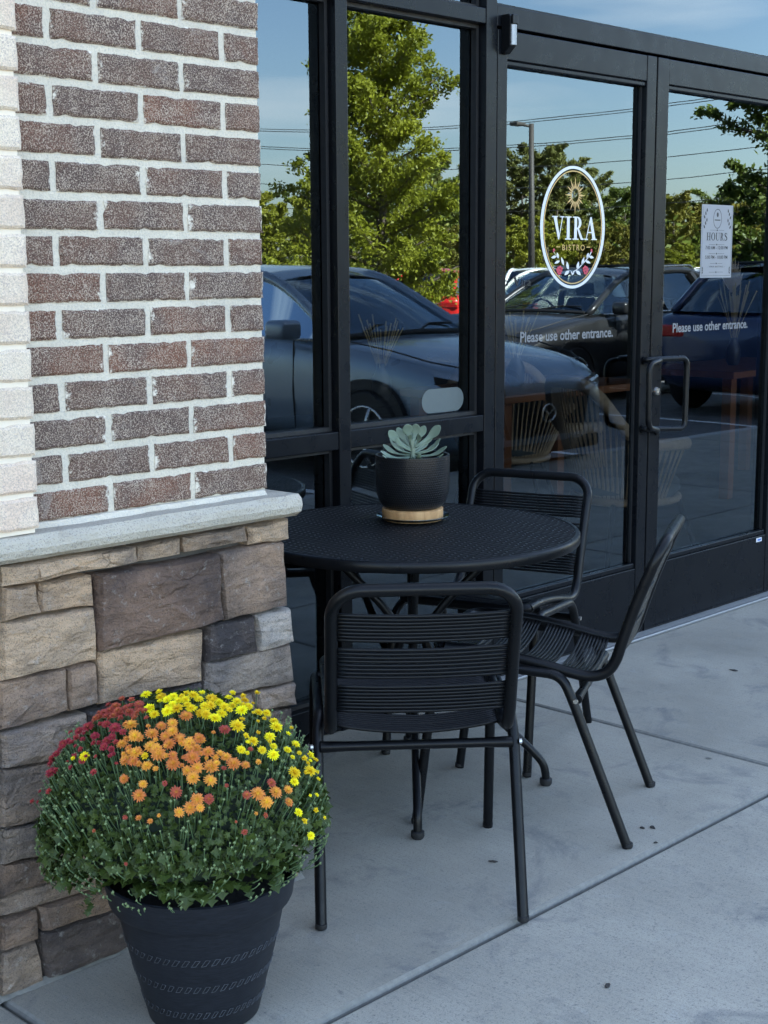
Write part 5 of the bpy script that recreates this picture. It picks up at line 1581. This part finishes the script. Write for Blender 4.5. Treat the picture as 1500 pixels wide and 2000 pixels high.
def paint(name, col, metal=0.35, coat=0.6):
    return simple(name, col, 0.32, metal=metal, var=0.06, vs=2, coat=coat)
LOT = -0.15
def cars():
    c1 = make_car('parked_car', 'slate blue crossover parked nose-in at the kerb, mirrored in the window', paint('slate_blue_paint', (0.26, 0.32, 0.38), 0.5), 'cars parked in the lot')
    c1.location = (6.50, -5.42, LOT); c1.rotation_euler = (0, 0, PI/2)
    def again(src, rails, name, label, mat, loc, rz, sc=1.0):
        c = copy_tree(src); c['label'] = label; c.name = name
        c.location = loc; c.rotation_euler = (0, 0, rz); c.scale = (sc, sc, sc)
        for ch in c.children:
            if ch.name.split('.')[0] in ('body', 'roof', 'pillar', 'side_mirror') and ch.data.materials and ch.data.materials[0] and 'paint' in ch.data.materials[0].name:
                ch.material_slots[0].link = 'OBJECT'; ch.material_slots[0].material = mat
        return c
    c2 = make_car('parked_car', 'dark grey wagon with roof rails standing side-on, mirrored in the left door', paint('graphite_paint', (0.025, 0.026, 0.028)), 'cars parked in the lot', True)
    v = mirrored(1135, 560, 17.2)
    c2.location = (v.x, v.y, LOT-0.02); c2.rotation_euler = (0, 0, PI)
    again(c2, True, 'parked_car', 'navy blue crossover mirrored below the hours sheet in the right door', paint('navy_paint', (0.02, 0.035, 0.09)), (13.25, -4.60, LOT), 0)
    v = mirrored(888, 560, 30)
    again(c1, False, 'parked_car', 'bright red hatchback in the sunny far row of the lot', paint('red_paint', (0.55, 0.015, 0.012), 0.0), (v.x, v.y, LOT-0.05), R(-22))
    v = mirrored(1062, 560, 33)
    again(c1, False, 'parked_car', 'white hatchback left of the lamp post in the far row', paint('white_paint', (0.78, 0.79, 0.76), 0.0), (v.x, v.y, LOT-0.05), R(-30))
    v = mirrored(1185, 560, 27)
    again(c1, False, 'parked_car', 'pearl white estate with red tail lamp behind the grey wagon', paint('pearl_paint', (0.70, 0.72, 0.66), 0.0), (v.x, v.y, LOT-0.05), R(20))
    v = mirrored(1360, 560, 30)
    again(c2, True, 'parked_car', 'silver car in the far row behind the navy crossover', paint('silver_paint', (0.42, 0.44, 0.47), 0.4), (v.x, v.y, LOT-0.05), R(215))
cars()

def leaf_cloud(name, mat, parent, centres, sizes, n_each, spread, rr, flatten=0.7, off=(0, 0, 0)):
    """many small leaf quads around centres, joined as one crown"""
    C_ = np.repeat(np.array(centres), n_each, axis=0)
    S_ = np.repeat(np.array(spread), n_each)
    g = np.random.default_rng(rr)
    n = len(C_)
    P = C_ + g.normal(size=(n, 3))*S_[:, None]*np.array([1, 1, flatten])
    a = g.normal(size=(n, 3)); a /= np.linalg.norm(a, axis=1)[:, None]
    b = g.normal(size=(n, 3)); b -= a*(a*b).sum(1)[:, None]; b /= np.linalg.norm(b, axis=1)[:, None]
    s = g.uniform(sizes[0], sizes[1], n)[:, None]
    v = np.empty((n, 4, 3))
    v[:, 0] = P-a*s; v[:, 1] = P+b*s*0.5; v[:, 2] = P+a*s; v[:, 3] = P-b*s*0.5
    v -= np.array(off)
    me = bpy.data.meshes.new(name)
    me.vertices.add(n*4); me.loops.add(n*4); me.polygons.add(n)
    me.vertices.foreach_set('co', v.reshape(-1))
    me.loops.foreach_set('vertex_index', np.arange(n*4, dtype=np.int32))
    me.polygons.foreach_set('loop_start', np.arange(0, n*4, 4, dtype=np.int32))
    me.polygons.foreach_set('loop_total', np.full(n, 4, dtype=np.int32))
    me.materials.append(mat); me.update(); me.validate()
    o = link(bpy.data.objects.new(name, me)); o.parent = parent
    return o

def tree(name, label, loc, H, W, mat, seed, group=None, ntier=26, leaf=(0.05, 0.085), each=70, base=0.12, shape='cone', trunk_r=0.10, gap=0.0):
    root = empty(name, loc, label, 'tree', group)
    q = random.Random(seed)
    mb = MB()
    tp = [(0, 0, -0.2), (q.uniform(-.05, .05), q.uniform(-.05, .05), H*0.3), (q.uniform(-.1, .1), q.uniform(-.1, .1), H*0.65), (0, 0, H*0.97)]
    sp = smooth_path(tp, 5)
    mb.tube(sp, [trunk_r*(1-0.93*i/(len(sp)-1)) for i in range(len(sp))], 8)
    cs, ss = [], []
    for k in range(ntier):
        t = base+(1-base)*(k+q.uniform(0, .8))/ntier
        z = H*t
        if shape == 'cone': r = W*((1-t)**0.55)*0.95+0.10
        elif shape == 'round': r = W*math.sqrt(max(0.02, 1-((t-0.56)/0.46)**2))
        else: r = W*(0.45+0.55*math.sin(PI*min(1, (t-base)/(1-base)*0.9+0.1)))
        a0 = k*2.4+q.uniform(-.4, .4)
        for j in range(2 if shape != 'cone' else 3):
            a = a0+j*2*PI/(2 if shape != 'cone' else 3)+q.uniform(-.3, .3)
            ln = r*q.uniform(0.50, 1.18)
            rise = q.uniform(0.10, 0.38)*ln
            e = Vector((ln*math.cos(a), ln*math.sin(a), z+rise))
            s = Vector((0, 0, z-0.04*H))
            mid = s.lerp(e, 0.5)+Vector((0, 0, -0.04*ln))
            mb.tube([s, mid, e], [trunk_r*0.28*(1-t)+0.012, 0.012+trunk_r*0.1*(1-t), 0.005], 5)
            for u in (0.28, 0.45, 0.60, 0.74, 0.86, 0.96, 1.05):
                p = s.lerp(e, u) if u > 0.5 else s.lerp(mid, u*2).lerp(mid, 0.0)
                if q.random() < gap: continue
                cs.append(tuple(p+Vector((q.gauss(0, .07), q.gauss(0, .07), q.gauss(0, .04)))*W*0.5)); ss.append(W*q.uniform(0.045, 0.10)*(1.2-0.72*u))
    mb.build('trunk', M_bark, root, smooth=True)
    leaf_cloud('crown', mat, root, cs, leaf, each, ss, seed)
    return root

def trees():
    m1 = mat_leaf('sunlit_leaf', (0.17, 0.20, 0.014), (0.31, 0.33, 0.028), 0.42, 0.5, 0.9)
    m2 = mat_leaf('dark_leaf', (0.075, 0.115, 0.018), (0.15, 0.18, 0.026), 0.3, 0.5, 1.2)
    m3 = mat_leaf('pine_leaf', (0.10, 0.115, 0.026), (0.18, 0.18, 0.04), 0.2, 0.7, 0.25)
    m4 = mat_leaf('autumn_leaf', (0.15, 0.15, 0.02), (0.22, 0.185, 0.03), 0.3, 0.6, 0.3)
    m5 = mat_leaf('lime_leaf', (0.19, 0.21, 0.016), (0.30, 0.30, 0.03), 0.35, 0.55, 0.5)
    v = mirrored(742, 520, 23)
    tree('maple_tree', 'sunlit yellow-green young tree in a parking island, mirrored in the wide window', (v.x, v.y, LOT), 6.0, 1.80, m1, 5, None, 36, (0.026, 0.046), 105, 0.10, 'cone', 0.10, 0.10)
    v = mirrored(1508, 520, 16)
    tree('maple_tree', 'darker open-crowned tree mirrored at the right edge of the right door', (v.x, v.y, LOT), 3.72, 0.98, m2, 9, None, 20, (0.024, 0.042), 95, 0.12, 'round', 0.09, 0.15)
    # far belt of trees: a few kinds, copied
    kinds = []
    def kind(nm, H, W, mat, seed, shape, label, leaf):
        t = tree(nm, label, (0, -120, 0), H, W, mat, seed, 'trees beyond the parking lot', 12, leaf, 90, 0.10 if shape != 'pine' else 0.3, shape, 0.16)
        kinds.append(t); return t
    kp = kind('pine_tree', 11.0, 2.6, m3, 31, 'pine', 'tall dark pine in the belt of trees beyond the lot', (0.08, 0.15))
    kp2 = kind('pine_tree', 10.0, 2.4, m3, 32, 'pine', 'tall dark pine in the belt of trees beyond the lot', (0.08, 0.15))
    ko = kind('oak_tree', 7.5, 2.9, m2, 33, 'round', 'round dull green broadleaf tree beyond the lot', (0.08, 0.14))
    ka = kind('autumn_tree', 6.5, 2.2, m4, 34, 'round', 'browning autumn tree in the belt beyond the lot', (0.07, 0.13))
    kl = kind('lime_tree', 5.5, 2.3, m5, 35, 'round', 'bright lime-green bushy tree at the front of the belt', (0.07, 0.12))
    q = random.Random(77)
    used = set(); PL = []
    def put(t, px, depth, s=1.0):
        v = mirrored(px, 520, depth)
        if t.name in used: o = copy_tree(t)
        else: o = t; used.add(t.name)
        PL.append((px, o, t))
        s *= 0.76 if t in (kp, kp2) else 0.88
        o.location = (v.x, v.y, -0.3); o.rotation_euler = (0, 0, q.uniform(0, 6.28)); o.scale = (s, s, s*q.uniform(0.94, 1.06))
    for px, dep, t, s in ((430, 66, kl, 1.0), (500, 64, kl, .98), (545, 68, kl, .92), (590, 66, kl, .95), (640, 72, ko, .95), (700, 74, ko, 1.0), (760, 78, ko, 1.0), (810, 76, ko, 1.05), (850, 82, kp, .90), (885, 80, ko, .95), (915, 82, kp2, .95), (945, 86, kp, 1.0),
                          (985, 85, kp, 1.02), (1020, 84, kp2, 1.12), (1052, 86, kp, 1.05), (1085, 84, kp2, 1.08), (1118, 86, kp, .96), (1150, 86, kp2, .93), (1180, 88, ko, .95), (1215, 80, ko, .90), (1250, 82, ko, .82), (1285, 80, ka, .82), (1315, 74, ka, .96), (1338, 80, ka, .92), (1370, 84, ko, .78), (1405, 80, ko, .85), (1440, 78, ka, .9), (1480, 80, ko, .95), (1530, 80, ko, 1.0),
                          (1000, 62, kl, .72), (1030, 64, kl, .8), (1068, 62, kl, .70), (1100, 66, kl, .62), (1140, 68, ka, .62), (1175, 66, ka, .58), (1240, 66, ka, .6), (1330, 64, kl, .55), (1215, 68, ka, .6), (660, 62, ka, .55), (880, 60, ka, .6), (925, 60, ka, .65), (470, 80, ko, 1.0), (380, 70, ko, 1.0), (1580, 70, ko, 1.0)):
        put(t, px, dep, s)
    what = {kp: 'tall olive pine', kp2: 'tall broad pine', ko: 'round dull green tree', ka: 'browning autumn tree', kl: 'bright lime-green bushy tree'}
    nth = ['first', 'second', 'third', 'fourth', 'fifth', 'sixth', 'seventh', 'eighth', 'ninth']
    cnt = {}
    for px, o, t in sorted(PL, key=lambda a: a[0]):
        where = 'behind the brick pier' if px < 500 else 'mirrored in the narrow left pane' if px < 635 else 'mirrored in the wide window' if px < 950 else 'mirrored in the left door' if px < 1275 else 'mirrored in the right door' if px < 1500 else 'past the right door'
        k_ = (what[t], where); cnt[k_] = cnt.get(k_, -1)+1
        o['label'] = nth[cnt[k_]]+' '+what[t]+' from the left '+where
    # scrubby ground-cover under the belt
    g = empty('holder', (0, 0, 0))
    bpy.data.objects.remove(g)
    cs = []
    for k in range(150):
        v = mirrored(q.uniform(350, 1600), 520, q.uniform(72, 96)); cs.append((v.x, v.y, q.uniform(0.3, 2.2)))
    o = leaf_cloud('undergrowth', m2, None, cs, (0.15, 0.32), 60, [1.0]*len(cs), 4, 0.8)
    tag(o, kind='stuff')
trees()

def poles():
    dk = simple('pole_paint', (0.045, 0.04, 0.034), 0.6)
    a, b = mirrored(1043, 246, 42), mirrored(1035, 520, 42)
    h = a.z-LOT
    root = empty('lamp_post', (b.x, b.y, LOT), 'slim parking lot lamp post with one short arm, mirrored in the left door', 'lamp post')
    mb = MB(); mb.tube([(0, 0, 0), (0, 0, h)], [0.095, 0.075], 10); mb.build('pole', dk, root, smooth=True)
    d = Vector((-0.7, -0.7, 0))
    mb = MB(); mb.tube([(0, 0, h-0.08), tuple(Vector((0, 0, h))+d*0.4)], 0.04, 8); mb.build('arm', dk, root, smooth=True)
    mb = MB(); mb.box((-0.55, -0.45, h-0.06), (-0.12, -0.12, h+0.04)); mb.build('lamp_head', dk, root, bevel=0.03)
    mb = MB(); mb.lathe([(0.28, -0.1), (0.28, 0.6), (0.22, 0.62)], 16); mb.build('base', M_kerb, root, smooth=True, autosm=40)
    # power lines on two utility poles beyond the frame of the reflection
    wire = simple('power_cable', (0.05, 0.05, 0.05), 0.6)
    P0 = mirrored(250, 300, 74); P1 = mirrored(1560, 300, 58)
    ends = []
    for i, P in enumerate((P0, P1)):
        r = empty('utility_pole', (P.x, P.y, -0.3), 'wooden utility pole carrying the power lines at the '+('far' if i == 0 else 'near')+' end', 'utility pole')
        mb = MB(); mb.tube([(0, 0, 0), (0, 0, 9.5)], [0.16, 0.11], 10); mb.build('pole', M_bark, r, smooth=True)
        mb = MB(); mb.box((-0.9, -0.06, 8.4), (0.9, 0.06, 8.55)); mb.build('crossarm', M_bark, r)
    for i, (yl, yr) in enumerate(((283, 246), (287, 251), (317, 298), (321, 303), (352, 346), (391, 389), (436, 436))):
        A, B = mirrored(505, yl, 72), mirrored(1250, yr, 62)
        dv = (B-A)
        A2, B2 = A-dv*0.36, B+dv*0.42
        pts = []
        for k in range(41):
            t = k/40; p = A2.lerp(B2, t); p.z += 1.1-4*1.1*t*(1-t)-0.0
            p.z += 0
            pts.append(p)
        # remove the sag at the two measured stations
        mid = A2.lerp(B2, 0.36/1.78)
        mb = MB(); mb.tube([p-A2 for p in pts], 0.018, 5)
        o = mb.build('power_line', wire); o.location = A2 + Vector((0, 0, 0.45))
        tag(o, ['topmost', 'second', 'third', 'fourth', 'fifth', 'sixth', 'lowest'][i]+' power line counted from the top across the mirrored sky', 'power line', 'power lines beyond the lot')
poles()

print('objects', len(bpy.data.objects), 'tris', sum(len(o.data.loops)-2*len(o.data.polygons) for o in bpy.data.objects if o.type == 'MESH'))
